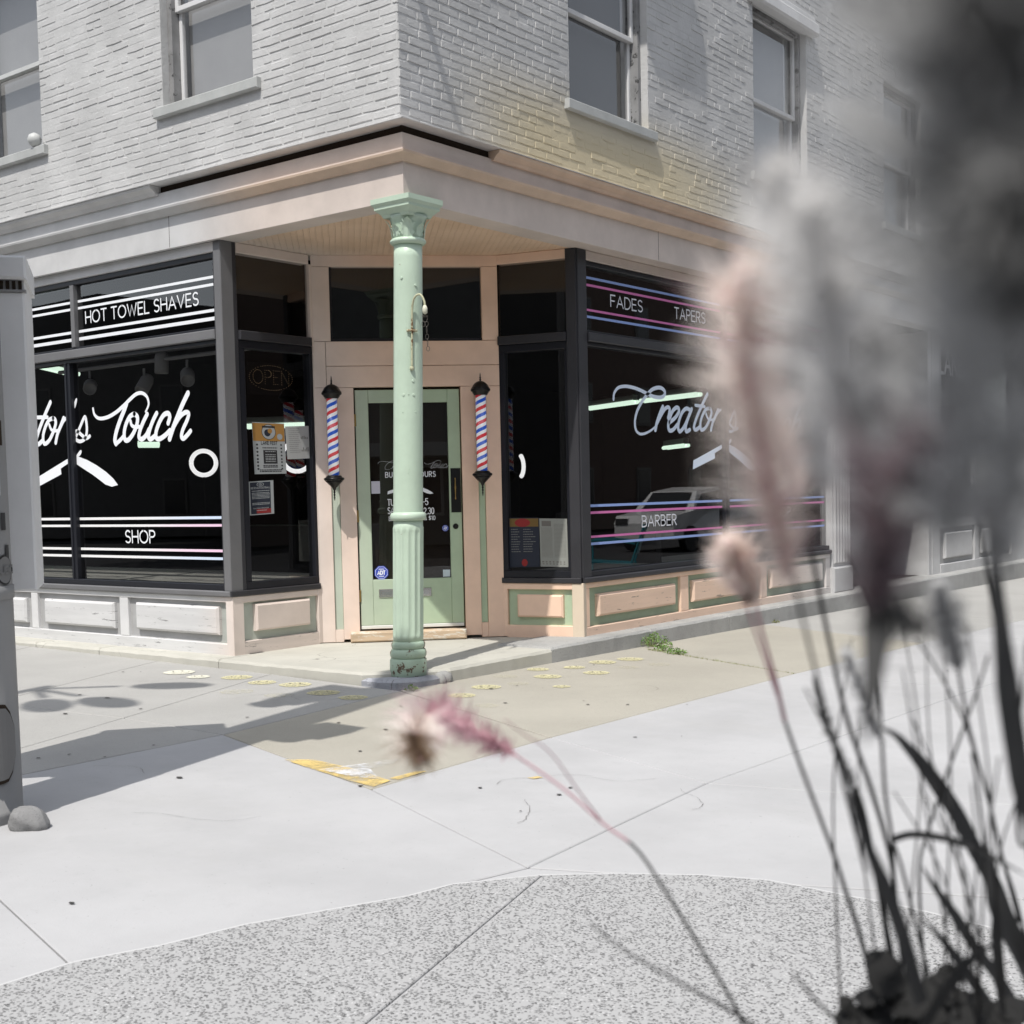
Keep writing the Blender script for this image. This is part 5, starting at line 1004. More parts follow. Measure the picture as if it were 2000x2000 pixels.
for i, (da, z0, z1, wd, mt) in enumerate(((.0, 1.32, 1.50, .30, m_paper), (.12, 1.18, 1.25, .16, m_blk), (.2, 1.07, 1.12, .14, m_blk), (.13, 1.52, 1.62, .2, m_gap), (-.2, 1.55, 1.75, .3, m_paper))): patch('sticker', RGT + da - wd, RGT + da, z0, z1, .004 + i * .0006, mt)
M = MB(); ca, czz = RGT + .02, 1.02
for rr, o_, mi in ((.062, .005, 0), (.054, .0062, 1)): M.add([on_pole(ca + rr * math.cos(2 * PI * i / 20) / .22, czz + rr * math.sin(2 * PI * i / 20), o_) for i in range(20)], [tuple(range(20))], mi)
M.add([on_pole(ca + x / .22, czz + z, .0075) for x, z in ((-.075, -.018), (.075, -.018), (.075, .018), (-.075, .018))], [(0, 1, 2, 3)], 0)
for q in text_strokes('SUBC', -.068, -.013, .026, .13): ribbon(M, lambda s, z, l: on_pole(ca + s / .22, czz + z, .009 + l), q, .007, mi=1)
M.build('round_sticker', [m_blk, plain('grey_sticker_ink', (.16, .16, .16), .6)], pole)
# signal heads high on the pole (they throw the lumps in its shadow)
def head(z, dx, dy, nl, lab):
    root = empty('signal_head', (dx, dy, z - gzp), lab); root.parent = pole
    M = MB(); wbox(M, -.16, .16, -.14, .10, 0, .32 * nl); M.build('housing', m_blk, root)
    for i in range(nl):
        M = MB(); lathe(M, [(.13, 0), (.13, .18), (.12, .18), (.12, .01)], 14); o = M.build('visor', m_blk, root); o.rotation_euler = (PI / 2, 0, 0); o.location = (0, -.14, .16 + .32 * i)
    M = MB(); tube(M, [(0, 0, .1), (-dx * .6, -dy * .6, .1)], .03, 6); M.build('arm', m_gal, root)
head(3.55, .34, .12, 1, 'single black walk signal box mounted on the signal pole'); head(5.2, -.36, -.1, 3, 'three lamp black traffic light high on the signal pole')
# cabinet behind the pole
cab = empty('control_cabinet', (1.03, -3.44, .84), 'pale metal control cabinet strapped behind the signal pole', 'cabinet')
CB = Frame((1.03, -3.44, 0), (-.58, -.81, 0), (-.81, .58, 0))
M = MB(); CB.box(M, 0, .62, .84, 2.13, 0, .52, .008); put(M.build('cabinet_body', m_cab), cab)
M = MB(); CB.box(M, -.012, .632, 2.18, 2.28, -.02, .54, .01); CB.box(M, .0, .62, 2.131, 2.179, .03, .5, .002); put(M.build('cabinet_roof', m_cab), cab)
M = MB()
for i in range(24): CB.box(M, .01 + i * .025, .024 + i * .025, 2.134, 2.176, .012, .029, .001)
o = M.build('vent_louvres', m_gap); put(o, cab); o['kind'] = 'stuff'
M = MB(); CB.box(M, -.008, .628, 2.126, 2.136, -.012, .03, .002); put(M.build('drip_edge', m_gal), cab)
M = MB(); CB.box(M, .25, .4, 1.0, 1.1, -.1, .0, .01); CB.box(M, .25, .4, 1.9, 2.0, -.1, 0, .01); put(M.build('bracket', m_gal), cab)
# rounded rock beside the pole
bm = bmesh.new(); bmesh.ops.create_icosphere(bm, subdivisions=4, radius=1)
for v in bm.verts:
    p_ = v.co; kq = 1 + .10 * math.sin(3.1 * p_.x + 1) * math.cos(2.7 * p_.y) + .06 * math.sin(5 * p_.z + 2 * p_.x) + .025 * math.sin(11 * p_.y + 7 * p_.x); v.co = Vector((p_.x * .085 * kq, p_.y * .06 * kq, p_.z * .062 * kq))
me = bpy.data.meshes.new('rock'); bm.to_mesh(me); bm.free(); me.polygons.foreach_set('use_smooth', [True] * len(me.polygons))
me.materials.append(concrete('pitted_rock', (.27, .27, .27), .3, .5, 130, .006)); rk = link('rock', me); rk.location = (1.475, -3.80, gz(1.47, -3.8) + .028); rk.rotation_euler = (.1, .25, .75); tag(rk, 'rounded pitted grey rock against the foot of the signal pole', 'rock')
# three-headed street lamp outside the frame on the left; its oval heads shade the pavement
slp = empty('street_lamp', (-.9, -5.3, gz(-.9, -5.3)), 'three headed street lamp on a slim grey post', 'street lamp')
M = MB(); lathe(M, [(.09, 0), (.06, .3), (.05, 6.6)], 12); M.build('post', m_gal, slp)
for dx, dy, dz in ((.68, .55, 6.55), (.93, -.12, 6.5), (.72, -.42, 6.5)):
    M = MB(); tube(M, [(0, 0, 6.4), (dx * .6, dy * .6, dz)], .03, 6); M.build('arm', m_gal, slp)
    M = MB(); lathe(M, [(.01, -.07), (.11, -.05), (.15, 0), (.10, .06), (.01, .08)], 16); o = M.build('lamp_head', m_gal, slp, True); o.scale = (1.9, 1.1, 1); o.location = (dx, dy, dz); o.rotation_euler = (0, 0, math.atan2(dy, dx))

# ------------------------------------------------------------------ marks and growth on the pavement
def chalk(name, c, lo, hi, sc):
    m, nt, b = newmat(name); n1 = noise(nt, sc, 6, .75, pos(nt)); nt.links.new(ramp(nt, n1.outputs[0], lo, hi), b.inputs['Alpha']); b.inputs['Base Color'].default_value = (*c, 1); b.inputs['Roughness'].default_value = .9; b.inputs['Specular IOR Level'].default_value = .05; return m
m_ch1 = chalk('yellow_chalk', (.64, .60, .37), .34, .60, 70); m_ch0 = chalk('faded_yellow_chalk', (.60, .57, .42), .44, .76, 60); m_chw = chalk('whitish_chalk', (.66, .65, .55), .3, .5, 60)
m_line = plain('bare_pavement_line', (.22, .21, .17), .9)
SA = math.radians(52)
for i, (x, y, d_, strong) in enumerate(SMILEY):
    root = empty('chalk_smiley', (x, y, gz(x, y) + .004), ('round yellow chalk smiley face on the pavement ' if strong else 'faded yellow chalk smiley face on the pavement ') + ('left of the green column' if x < .4 and y < .0 else 'right of the green column'), 'chalk drawing', 'chalk smiley faces on the sidewalk')
    R_ = d_ / 2; rot_ = SA + rnd.uniform(-.3, .3); cr, sr = math.cos(rot_), math.sin(rot_)
    pl2 = lambda s, z, l: (s * cr - z * sr, s * sr + z * cr, -.01 * (s * cr - z * sr) - .0105 * (s * sr + z * cr) + l * 2)
    M = MB(); M.add([pl2(R_ * (1 + .03 * math.sin(5 * t)) * math.cos(2 * PI * t / 28), R_ * (1 + .03 * math.cos(3 * t)) * math.sin(2 * PI * t / 28), 0) for t in range(28)], [tuple(range(28))]); M.build('face', (m_chw if x < -1.4 else m_ch1) if strong else m_ch0, root)
    if strong:
        M = MB(); 
        for s in (-.3, .3): ribbon(M, lambda a_, b_, l: pl2(a_, b_, .001 + l), [(s * R_ - .0, .18 * R_), (s * R_ + .02 * R_, .42 * R_)], R_ * .10)
        ribbon(M, lambda a_, b_, l: pl2(a_, b_, .001 + l), arc(0, 0, .62 * R_, .60 * R_, 200, 340, 10), R_ * .05); M.build('features', m_line, root)
def mark(name, pts, mt, lab, z=.0045):
    M = MB(); ar = sum(pts[i][0] * pts[(i + 1) % len(pts)][1] - pts[(i + 1) % len(pts)][0] * pts[i][1] for i in range(len(pts)))
    if ar < 0: pts = pts[::-1]
    M.add([(x, y, gz(x, y) + z) for x, y in pts], [tuple(range(len(pts)))]); tag(M.build(name, mt), lab, 'paint mark')
m_yp = chalk('worn_yellow_paint', (.66, .50, .20), .28, .66, 9); m_wp = chalk('sprayed_white_paint', (.72, .74, .78), .36, .78, 8)
mark('paint_mark', [(1.30, -2.29), (1.42, -2.20), (1.72, -2.24), (2.06, -2.33), (2.085, -2.47), (1.9, -2.44), (1.5, -2.345)], m_yp, 'worn yellow painted bar along the joint of the old concrete')
mark('paint_mark', [(1.62, -2.36), (1.70, -2.12), (1.76, -1.93), (1.82, -2.06), (1.80, -2.2), (2.0, -2.34), (1.86, -2.38)], m_wp, 'sprayed white arrow mark beside the worn yellow bar', .0065)
mark('paint_mark', [(2.02, -2.30), (2.075, -2.30), (2.06, -2.08), (2.02, -2.1)], m_yp, 'short yellow paint stripe right of the white arrow')
mark('paint_mark', [(2.53, -1.92), (2.57, -1.92), (2.59, -1.87), (2.55, -1.86)], m_yp, 'single yellow paint dab on the new white concrete')
M = MB(); rnd = random.Random(9)
sp_ = SPOTS + [(rnd.uniform(-2.5, 2), rnd.uniform(-2.2, 3)) for _ in range(26)] + [(rnd.uniform(2, 3.4), rnd.uniform(-3, 3)) for _ in range(8)]
for x, y in sp_:
    if x < .25 and y > -.3: continue
    r_ = rnd.uniform(.006, .016); s_ = rnd.uniform(.6, 1.6); M.add([(x + r_ * s_ * math.cos(2 * PI * i / 7) * rnd.uniform(.7, 1.1), y + r_ * math.sin(2 * PI * i / 7) * rnd.uniform(.7, 1.1), gz(x, y) + .0055) for i in range(7)], [tuple(range(7))])
tag(M.build('gum_spots', plain('old_chewing_gum', (.05, .048, .045), .9)), 'small dark gum spots scattered over the pavement', 'gum spots', kind='stuff')
def leafmat(name, c, c2, trans=.2):
    m, nt, b = newmat(name); n1 = noise(nt, 40, 3, .6, pos(nt)); nt.links.new(mixc(nt, ramp(nt, n1.outputs[0], .35, .65), c, c2), b.inputs['Base Color']); b.inputs['Roughness'].default_value = .6; return m
m_weed = leafmat('weed_leaf', (.10, .20, .04), (.19, .30, .08)); m_weed2 = leafmat('dry_weed', (.16, .20, .06), (.26, .25, .11))
def weed(x, y, R_, n, h, lab, mt=None):
    root = empty('weed', (x, y, gz(x, y)), lab, 'weed'); r3 = random.Random(int(x * 100 + y)); M = MB(); S_ = MB()
    for i in range(n):
        a_ = r3.uniform(0, 2 * PI); d_ = R_ * r3.random() ** .6; z_ = h * (1 - (d_ / R_) ** 2 * .8) * r3.uniform(.3, 1); p_ = Vector((d_ * math.cos(a_) * 1.25, d_ * math.sin(a_) * .8, z_))
        t_ = Vector((r3.uniform(-1, 1), r3.uniform(-1, 1), r3.uniform(-.2, .9))).normalized(); u_ = t_.orthogonal().normalized(); u_ = (Matrix.Rotation(r3.uniform(0, 6.3), 3, t_) @ u_); L_ = r3.uniform(.012, .024)
        M.add([p_, p_ + t_ * L_ * .5 + u_ * L_ * .3, p_ + t_ * L_, p_ + t_ * L_ * .5 - u_ * L_ * .3], [(0, 1, 2, 3)])
        if i % 6 == 0: tube(S_, [(0, 0, 0), tuple(p_ * .6), tuple(p_)], .0014, 3)
    o = M.build('foliage', mt or m_weed, root); o['kind'] = 'stuff'; S_.build('stems', m_weed2, root)
weed(.29, 2.86, .14, 420, .13, 'bushy green weed growing at the kerb foot'); weed(.50, 2.66, .07, 120, .05, 'low green weed trailing along the pavement joint'); weed(.27, -.21, .05, 60, .04, 'tiny weed under the column footing stone')
weed(.70, 2.53, .08, 160, .05, 'small green weed clump in the pavement joint'); weed(.20, 5.3, .05, 60, .03, 'dry brown weed tuft at the far kerb joint', m_weed2)
M = MB(); r3 = random.Random(4)
for i in range(420):
    t = r3.random() ** 1.2; x = .35 + 1.65 * t; y = 2.71 - .43 * (x - .19) + .0 + r3.uniform(-.012, .012); y = 2.71 + (2.0 - 2.71) * (x - .19) / 1.81 + r3.uniform(-.015, .015); h = r3.uniform(.006, .022) * (1.2 - t * .7); dx = r3.uniform(-.012, .012); dy = r3.uniform(-.012, .012)
    M.add([(x - .0015, y, gz(x, y)), (x + .0015, y + .001, gz(x, y)), (x + dx, y + dy, gz(x, y) + h)], [(0, 1, 2)])
tag(M.build('joint_grass', m_weed2), 'thin grass sprouting along the sandy pavement joint', 'grass', kind='stuff')
# ------------------------------------------------------------------ the next shop along the right front
nb = empty('neighbouring_shop', (0, 7.15, 0), 'grey painted neighbouring shop front with a recessed entrance and fluted pilaster', 'shop')
NB = lambda M, n, m: put(M.build(n, m), nb)
m_gp = paint('grey_shop_paint', (.50, .50, .50), .5, .08); m_gp2 = paint('mid_grey_shop_paint', (.33, .33, .33), .5, .08)
M = MB(); RF.box(M, 7.13, 7.63, 0, 3.2, -.02, .2, .01); RF.box(M, 7.11, 7.65, 0, .3, -.05, .2, .02); RF.box(M, 7.11, 7.65, 2.95, 3.2, -.05, .2, .02)
for i in range(6): RF.box(M, 7.165 + i * .075, 7.205 + i * .075, .34, 2.9, -.045, -.015, .012)
NB(M, 'pilaster', m_gp)
M = MB(); RF.box(M, 7.63, 10.2, -.02, 3.2, 1.1, 1.2); NB(M, 'recess_wall', m_gp2)
M = MB(); RF.box(M, 7.75, 9.95, .1, .62, 1.06, 1.1, .02); RF.box(M, 7.95, 9.75, .2, .52, 1.03, 1.06, .015); NB(M, 'panel', m_gp2)
M = MB(); RF.pane(M, 7.8, 9.9, .75, 2.9, 1.085); NB(M, 'pane', m_glass)
M = MB(); RF.box(M, 10.2, 10.32, -.02, 3.2, .0, 1.2, .01); NB(M, 'side_wall', m_gp)
M = MB(); RF.box(M, 10.32, 10.62, -.02, 3.2, -.004, .12, .01); NB(M, 'pilaster', m_gp)
M = MB(); RF.box(M, 10.62, 13.9, .02, .72, .03, .1); NB(M, 'panel_field', m_gp2)
for q in ((10.62, 13.9, .0, .13), (10.62, 13.9, .62, .74)): M = MB(); RF.box(M, q[0], q[1], q[2], q[3], -.01, .1, .008); NB(M, 'rail', m_gp)
for s0, s1 in ((12.02, 12.2), (13.7, 13.9)): M = MB(); RF.box(M, s0, s1, .13, .62, -.005, .1, .006); NB(M, 'stile', m_gp)
for s0, s1 in ((10.82, 11.9), (12.35, 13.55)): M = MB(); RF.box(M, s0, s1, .2, .55, -.012, .08, .016); NB(M, 'panel', m_gp)
M = MB(); RF.pane(M, 10.62, 13.9, .74, 3.1, .05); NB(M, 'pane', m_glass)
for s0, s1 in ((12.0, 12.1), (13.78, 13.9), (10.62, 10.7)): M = MB(); RF.box(M, s0, s1, .74, 3.1, .0, .1, .006); NB(M, 'mullion', m_gp2)
M = MB(); RF.box(M, 13.9, 24, -.02, 3.2, .0, .2); NB(M, 'plain_wall', m_gp)
M = MB(); RF.box(M, 7.14, 13.9, -.1, 3.19, 1.3, 1.35); NB(M, 'back_wall', m_room)
M = MB(); write(M, RF, .045, 'LAKES', 10.75, 2.70, .30, 1.15, .16); write(M, RF, .045, 'ICE', 12.3, 2.95, .17, .55, .16); write(M, RF, .045, 'OR', 12.35, 2.68, .17, .4, .16); NB(M, 'lettering', plain('grey_window_lettering', (.45, .45, .45), .6))

# ------------------------------------------------------------------ planter with fountain grass, close to the camera
PCX, PCY, PZ = 5.86, -6.02, .76
pot = empty('planter', (PCX, PCY, gz(PCX, PCY)), 'large round concrete planter at the lower right holding the grasses', 'planter')
h0 = gz(PCX, PCY)
M = MB(); lathe(M, [(.17, 0), (.20, .05), (.27, .60), (.29, .72), (.30, PZ - h0 - .03), (.295, PZ - h0), (.27, PZ - h0), (.26, PZ - h0 - .06), (.01, PZ - h0 - .07)], 48); M.build('pot', concrete('grey_planter_concrete', (.36, .36, .36), .15, .3, 160), pot, True)
M = MB(); lathe(M, [(.262, PZ - h0 - .055), (.2, PZ - h0 - .035), (.01, PZ - h0 - .02)], 30, mod=lambda a_, z: 1 + .0 * a_); M.build('soil', concrete('dark_potting_soil', (.035, .033, .03), .4, .5, 120, .01), pot, True)
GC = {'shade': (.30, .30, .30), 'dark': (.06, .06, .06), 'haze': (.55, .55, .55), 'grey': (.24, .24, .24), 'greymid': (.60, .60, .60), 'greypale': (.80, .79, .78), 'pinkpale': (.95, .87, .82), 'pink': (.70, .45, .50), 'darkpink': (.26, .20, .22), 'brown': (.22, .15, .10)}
gm = {}
for n_, c_ in GC.items():
    m, nt, b = newmat('grass_' + n_); b.inputs['Base Color'].default_value = (*c_, 1); b.inputs['Roughness'].default_value = .6; b.inputs['Specular IOR Level'].default_value = .2; gm[n_] = m
    tl = nd(nt, 'ShaderNodeBsdfTranslucent'); tl.inputs[0].default_value = (*c_, 1); mx = nd(nt, 'ShaderNodeMixShader'); mx.inputs[0].default_value = .4
    nt.links.new(b.outputs[0], mx.inputs[1]); nt.links.new(tl.outputs[0], mx.inputs[2]); nt.links.new(mx.outputs[0], nt.nodes['Material Output'].inputs[0])
fg = empty('fountain_grass', (PCX, PCY, PZ), 'tall fountain grass with pink and grey plumes in the planter, close and out of focus', 'grass')
for c_, r0, r1, pts in STEMS:
    P_ = smooth3(pts, 5)
    if c_ == 'mix':
        kq = len(P_) * 3 // 5
        M = MB(); tube(M, P_[:kq + 1], r0 * .75, 6, (r0 + r1) * .36); put(M.build('stem', gm['dark'], None, True), fg)
        M = MB(); tube(M, P_[kq:], (r0 + r1) * .36, 6, r1 * .75); put(M.build('stem', gm['pink'], None, True), fg)
    else: M = MB(); tube(M, P_, r0 * .62, 6, r1 * .7); put(M.build('stem', gm[c_], None, True), fg)
for w_, pts in BLADES:
    P_ = smooth3(pts, 6); M = MB(); k = len(P_); vs = []; fs = []
    for i, p_ in enumerate(P_):
        t_ = (P_[min(i + 1, k - 1)] - P_[max(i - 1, 0)]).normalized(); sd = t_.cross(CAM - p_).normalized(); sd = (sd + .35 * t_.cross(sd)).normalized()
        f_ = i / (k - 1); ww = w_ * min(1, (1 - f_) * 2.2 + .04); fold = (CAM - p_).normalized() * ww * .35
        vs += [p_ - sd * ww, p_ - fold, p_ + sd * ww]
    for i in range(k - 1): fs += [(3 * i, 3 * i + 1, 3 * i + 4, 3 * i + 3), (3 * i + 1, 3 * i + 2, 3 * i + 5, 3 * i + 4)]
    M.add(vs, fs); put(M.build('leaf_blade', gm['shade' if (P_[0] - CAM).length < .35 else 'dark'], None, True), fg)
rg = random.Random(21)
for c_, L_, n_, pts in PLUMES:
    P_ = smooth3(pts, 6); k = len(P_); M = MB()
    mats = {'pinkgrad': ['pink', 'pinkpale', 'brown'], 'pinkpale': ['pinkpale', 'pinkpale', 'pink'], 'darkpink': ['darkpink', 'dark', 'darkpink']}.get(c_, [c_] * 3)
    tube(M, P_, .0011, 5, .0007, mi=2 if c_ == 'pinkpale' else 0)
    for i in range(n_):
        f_ = rg.random(); x = f_ * (k - 1); j = min(int(x), k - 2); p_ = P_[j].lerp(P_[j + 1], x - j); t_ = (P_[j + 1] - P_[j]).normalized()
        u_ = t_.orthogonal().normalized(); u_ = Matrix.Rotation(rg.uniform(0, 2 * PI), 3, t_) @ u_
        env = min(1, .35 + 2.2 * f_, .25 + 3 * (1 - f_)) if c_ != 'pinkgrad' else min(1, .5 + f_, .35 + 3 * (1 - f_))
        lg = L_ * env * rg.uniform(.55, 1.15); d_ = (u_ * rg.uniform(.6, 1.0) + t_ * rg.uniform(.25, .9)).normalized(); q_ = p_ + d_ * lg; bend = t_ * lg * .15
        sd = d_.cross((CAM - p_).normalized() + SUN).normalized() * rg.uniform(.00018, .00034) * (1 if L_ < .019 else 1.25)
        mi = (0 if f_ < .58 else 1 if f_ < .78 else 2) if c_ == 'pinkgrad' else (2 if c_ == 'pinkpale' and rg.random() < .07 else 0)
        M.add([p_ - sd, p_ + sd, p_ + d_ * lg * .55 + sd * .8 - bend * .3, q_, p_ + d_ * lg * .55 - sd * .8 - bend * .3], [(0, 1, 2, 3, 4)], mi)
        if L_ > .011 and rg.random() < .55:                         # seed husks near the axis
            h_ = p_ + d_ * lg * .16; e_ = d_ * .0042; sw = sd.normalized() * .0009
            M.add([h_ - e_, h_ + sw, h_ + e_, h_ - sw], [(0, 1, 2, 3)], mi)
    put(M.build('plume', [gm[x] for x in mats]), fg)
# broad dark leaves of a low plant at the foot of the grass
lp = empty('leafy_plant', (5.83, -5.86, PZ), 'low plant with broad dark scalloped leaves at the foot of the grass', 'plant')
m_dl = plain('dark_leaf', (.022, .022, .022), .8, spec=.12)
def broad_leaf(p_, R_, nrm, up_, seed):
    r3 = random.Random(seed); M = MB(); nrm = Vector(nrm).normalized(); y_ = (Vector(up_) - nrm * nrm.dot(Vector(up_))).normalized(); x_ = y_.cross(nrm); c_ = Vector(p_); rows = []
    N_ = 30; vs = [c_]; 
    for fr_ in (.5, 1.0):
        for i in range(N_):
            a_ = 2 * PI * i / N_; rad = R_ * fr_ * (1 + .10 * abs(math.sin(4.5 * a_)) - .35 * max(0, math.cos(a_ + PI / 2)) ** 6)
            vs.append(c_ + x_ * rad * math.cos(a_) + y_ * rad * math.sin(a_) + nrm * (-.12 * R_ * fr_ ** 2 + .05 * R_ * math.sin(3 * a_ + seed) * fr_))
    fs = [(0, 1 + i, 1 + (i + 1) % N_) for i in range(N_)] + [(1 + i, 1 + N_ + i, 1 + N_ + (i + 1) % N_, 1 + (i + 1) % N_) for i in range(N_)]
    M.add(vs, fs); put(M.build('leaf', m_dl, None, True), lp)
tc_ = (CAM - Vector((5.83, -5.86, .9))).normalized()
for i, (p_, R_, nr) in enumerate(LEAVES): broad_leaf(p_, R_, tc_ * nr[0] + Vector((nr[1], nr[2], nr[3])), (0, 0, 1), i)
M = MB()
for p_, R_, nr in LEAVES: tube(M, [p_, (p_[0] * .4 + 5.86 * .6, p_[1] * .4 - 5.8 * .6, PZ - .02)], .0022, 5)
put(M.build('stalks', m_dl), lp)

# ------------------------------------------------------------------ the rest of the crossing, seen only mirrored in the glass
road = MB(); road.add([(5.6, -60, -.40), (5.6, 80, -.40), (16, 80, -.40), (16, -60, -.40)], [(0, 3, 2, 1)]); road.add([(-70, -9.5, -.398), (-70, -17.5, -.398), (60, -17.5, -.398), (60, -9.5, -.398)], [(0, 1, 2, 3)])
tag(road.build('road', m_asph), kind='structure')
def house(name, cx, cy, w_, d_, h_, yaw, wallc, lab, gable=0, cols=4, rows=2, porch=False):
    root = empty(name, (cx, cy, -.35), lab, 'building'); root.rotation_euler = (0, 0, yaw); mw = paint(name + '_wall', wallc, .8, .1); mt = plain(name + '_trim', (.5, .5, .48) if porch else (.15, .14, .13), .6)
    M = MB(); wbox(M, -w_ / 2, w_ / 2, 0, d_, 0, h_); M.build('wall', mw, root)
    M = MB()
    if gable: M.add([(-w_ / 2 - .3, -.4, h_ - .05), (w_ / 2 + .3, -.4, h_ - .05), (0, -.4, h_ + gable), (-w_ / 2 - .3, d_ + .4, h_ - .05), (w_ / 2 + .3, d_ + .4, h_ - .05), (0, d_ + .4, h_ + gable)], [(0, 1, 2), (5, 4, 3), (0, 2, 5, 3), (2, 1, 4, 5), (1, 0, 3, 4)])
    else: wbox(M, -w_ / 2 - .25, w_ / 2 + .25, -.3, d_, h_ + .003, h_ + .5)
    M.build('roof', plain(name + '_roof', (.06, .06, .06), .8), root)
    for r_ in range(rows):
        for c_ in range(cols):
            x = -w_ / 2 + w_ * (c_ + .5) / cols; z = .9 + r_ * (h_ - .6) / rows
            M = MB(); wbox(M, x - .55, x + .55, -.06, .02, z, z + 1.6); f_ = M.build('window', mt, root); M = MB(); wbox(M, x - .45, x + .45, -.075, -.061, z + .1, z + 1.5); M.build('pane', plain('dark_pane', (.02, .02, .025), .1), f_)
    if porch:
        M = MB(); wbox(M, -w_ / 2, w_ / 2, -2.2, -.005, 2.7, 3.1); M.build('porch_roof', mt, root)
        for c_ in range(5): x = -w_ / 2 + .2 + (w_ - .4) * c_ / 4; M = MB(); lathe(M, [(.14, 0), (.12, .1), (.11, 2.6), (.15, 2.7)], 10, (x, -2)); M.build('porch_post', mt, root)
    return root
house('corner_house', -42, -27, 24, 10, 8.6, math.radians(150), (.12, .115, .11), 'dark gabled house across the side street, mirrored in the left window', 1.8)
house('row_house', -14, -25, 36, 9, 12.5, math.radians(180), (.10, .095, .09), 'dark flat roofed house across the side street', 0, 9)
house('porch_house', 17, -22, 30, 9, 12, math.radians(225), (.20, .20, .19), 'tall house with white porch posts across the crossing', 2, 8, 3, True)
house('brick_shop_row', 23, 38, 86, 10, 14, math.radians(-90), (.12, .085, .07), 'brown brick shop row across the main street', 0, 20, 4)
def far_tree(x, y, h_, R_, lab):
    root = empty('street_tree', (x, y, -.35), lab, 'tree'); M = MB(); tube(M, [(0, 0, 0), (.05, .02, h_ * .45), (.1, -.1, h_ * .8)], .16, 8, .05); 
    r3 = random.Random(int(x * 7 + y))
    for i in range(6): a_ = i * 1.05; tube(M, [(.05, 0, h_ * .4), (R_ * .6 * math.cos(a_), R_ * .6 * math.sin(a_), h_ * .7)], .06, 5, .02)
    M.build('trunk', plain('bark', (.06, .05, .04), .9), root); M = MB()
    for i in range(1400):
        d_ = Vector((r3.gauss(0, 1), r3.gauss(0, 1), r3.gauss(0, 1))).normalized() * R_ * r3.uniform(.45, 1) ; p_ = d_ + Vector((0, 0, h_ * .75)); t_ = Vector((r3.gauss(0, 1), r3.gauss(0, 1), r3.gauss(0, 1))).normalized(); u_ = t_.orthogonal() * .12; t_ = t_ * .17
        M.add([p_ - t_, p_ + u_, p_ + t_, p_ - u_], [(0, 1, 2, 3)])
    o = M.build('crown', leafmat('tree_leaf', (.035, .06, .02), (.07, .10, .035)), root); o['kind'] = 'stuff'
for x, y, h_, R_ in ((-15, -18.8, 6.5, 2.6), (-19.5, -18.4, 7, 2.9), (17.3, 1, 6, 2.4), (17.5, 22, 7, 3), (6.5, -19.5, 6, 2.4)): far_tree(x, y, h_, R_, 'leafy street tree across the road at %s' % {-15: 'the dark row house', -19.5: 'the dark gabled house', 17.3: 'the near end of the brick row', 17.5: 'the far end of the brick row', 6.5: 'the porch house'}[x])
# parked white car and teal chair
car = empty('parked_car', (11.5, 24, -.40), 'white parked car at the kerb of the main street, mirrored in the right window', 'car'); car.rotation_euler = (0, 0, math.radians(90))
prof = [(-2.25, .35), (-2.28, .75), (-2.15, .95), (-1.3, 1.05), (-.75, 1.55), (.4, 1.66), (1.5, 1.6), (2.1, 1.1), (2.25, .95), (2.25, .35)]
M = MB(); vs = []; n_ = len(prof)
for sy, k_ in ((-.9, 1), (.9, 1)):
    vs += [(x, sy * (1 if z < 1.1 else .78), z) for x, z in prof]
M.add(vs, [tuple(range(n_)), tuple(range(2 * n_ - 1, n_ - 1, -1))] + [(i, n_ + i, n_ + (i + 1) % n_, (i + 1) % n_) for i in range(n_)]); M.build('body', plain('white_car_paint', (.72, .72, .72), .2), car)
M = MB()
for sy in (-1, 1): M.add([(x, sy * (.905 if z < 1.2 else .80), z) for x, z in ((-1.2, 1.1), (-.72, 1.48), (.4, 1.58), (1.45, 1.52), (1.8, 1.12))], [(0, 1, 2, 3, 4) if sy < 0 else (4, 3, 2, 1, 0)])
M.add([(-1.32, -.66, 1.08), (-1.32, .66, 1.08), (-.80, .6, 1.53), (-.80, -.6, 1.53)], [(0, 1, 2, 3)]); M.build('windows', plain('car_glass', (.02, .02, .02), .05), car)
for x in (-1.45, 1.45):
    for sy in (-.84, .84):
        M = MB(); lathe(M, [(.05, -.1), (.33, -.1), (.34, 0), (.33, .1), (.05, .1)], 20); o = M.build('wheel', m_blk, car); o.rotation_euler = (PI / 2, 0, 0); o.location = (x, sy, .34)
for sy in (-.65, .65): M = MB(); wbox(M, -2.30, -2.2, sy - .2, sy + .2, .72, .88); M.build('headlight', m_chrome, car)
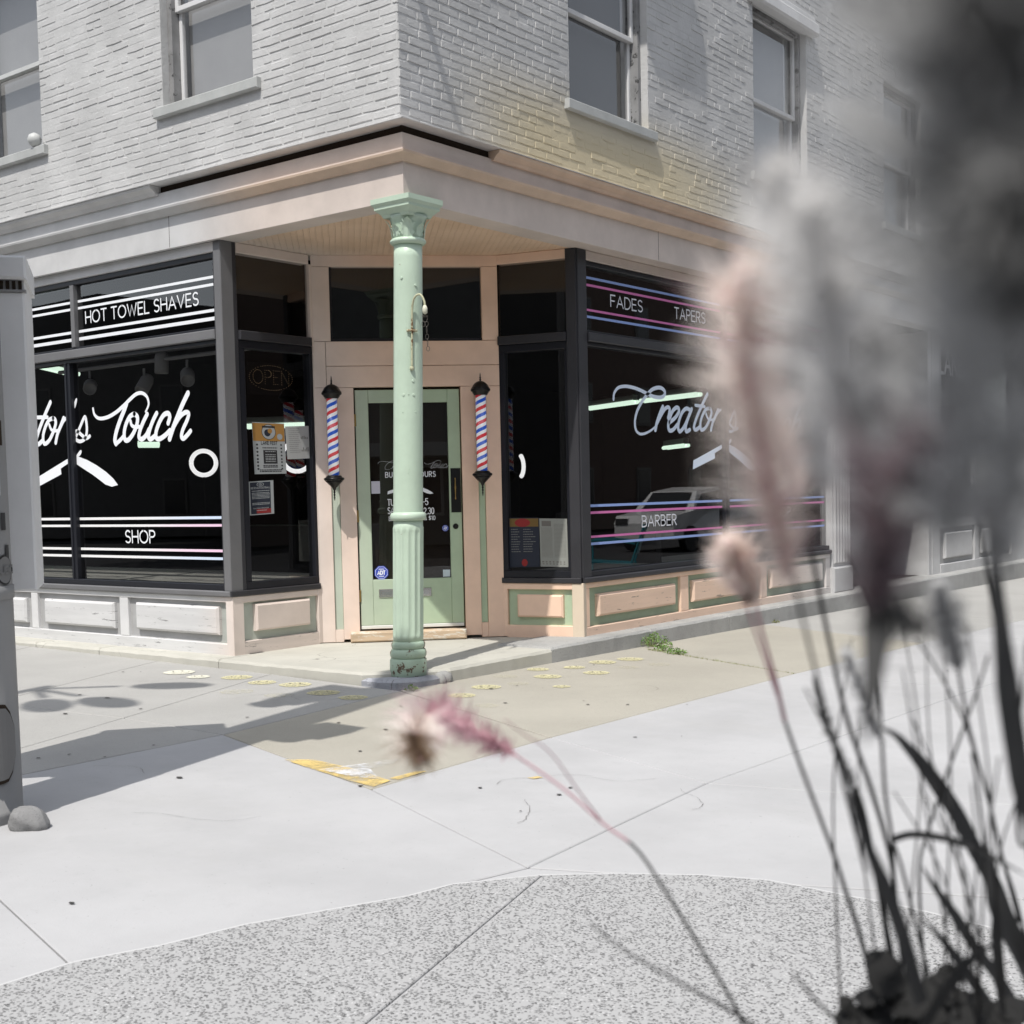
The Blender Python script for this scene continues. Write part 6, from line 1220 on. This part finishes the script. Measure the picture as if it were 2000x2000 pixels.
ch = empty('metal_chair', (2.95, 7.3, gz(2.95, 7.3)), 'teal metal garden armchair on the pavement, mirrored in the right window', 'chair'); ch.rotation_euler = (0, 0, math.radians(62)); ch.scale = (1.2, 1.2, 1.2)
m_teal = plain('teal_enamel', (.02, .22, .27), .35)
M = MB(); M.add([(-.23, -.23, .44), (.23, -.23, .44), (.23, .22, .41), (-.23, .22, .41), (-.23, -.23, .43), (.23, -.23, .43), (.23, .22, .40), (-.23, .22, .40)], [(0, 1, 2, 3), (7, 6, 5, 4), (0, 4, 5, 1), (1, 5, 6, 2), (2, 6, 7, 3), (3, 7, 4, 0)]); M.build('seat', m_teal, ch)
for z0, z1 in ((.50, .66), (.68, .80)): M = MB(); M.add([(-.22, .24 + (z0 - .4) * .3, z0), (.22, .24 + (z0 - .4) * .3, z0), (.22, .24 + (z1 - .4) * .3, z1), (-.22, .24 + (z1 - .4) * .3, z1)], [(0, 1, 2, 3)]); M.build('back_slat', m_teal, ch)
for sx in (-1, 1):
    M = MB(); tube(M, smooth3([(sx * .25, -.26, 0), (sx * .25, -.24, .45), (sx * .26, -.24, .62), (sx * .26, -.18, .66), (sx * .26, .1, .65), (sx * .25, .26, .62)], 3), .012, 6); M.build('arm', m_teal, ch)
    M = MB(); tube(M, [(sx * .24, .34, 0), (sx * .24, .22, .42), (sx * .23, .36, .82)], .012, 6); M.build('leg', m_teal, ch)
# a big leaning flag staff bracketed to the porch house, seen in the splayed pane
fl = empty('flag', (12.6, -17.6, 3.4), 'striped flag on a slanted white staff fixed to the porch house', 'flag')
M = MB(); tube(M, [(0, 0, 0), (-1.3, 1.0, 2.2)], .03, 6); M.build('staff', plain('white_staff', (.7, .7, .7), .5), fl)
for i in range(7): M = MB(); M.add([(-1.25 + .09 * i, .96 - .07 * i, 2.1 - .16 * i), (-1.15 + .09 * i, .88 - .07 * i, 1.95 - .16 * i), (-.9 + .09 * i, .85 - .07 * i, 1.4 - .16 * i), (-1.0 + .09 * i, .93 - .07 * i, 1.55 - .16 * i)], [(0, 1, 2, 3)]); M.build('stripe', m_red if i % 2 == 0 else plain('white_cloth', (.6, .6, .6), .8), fl)
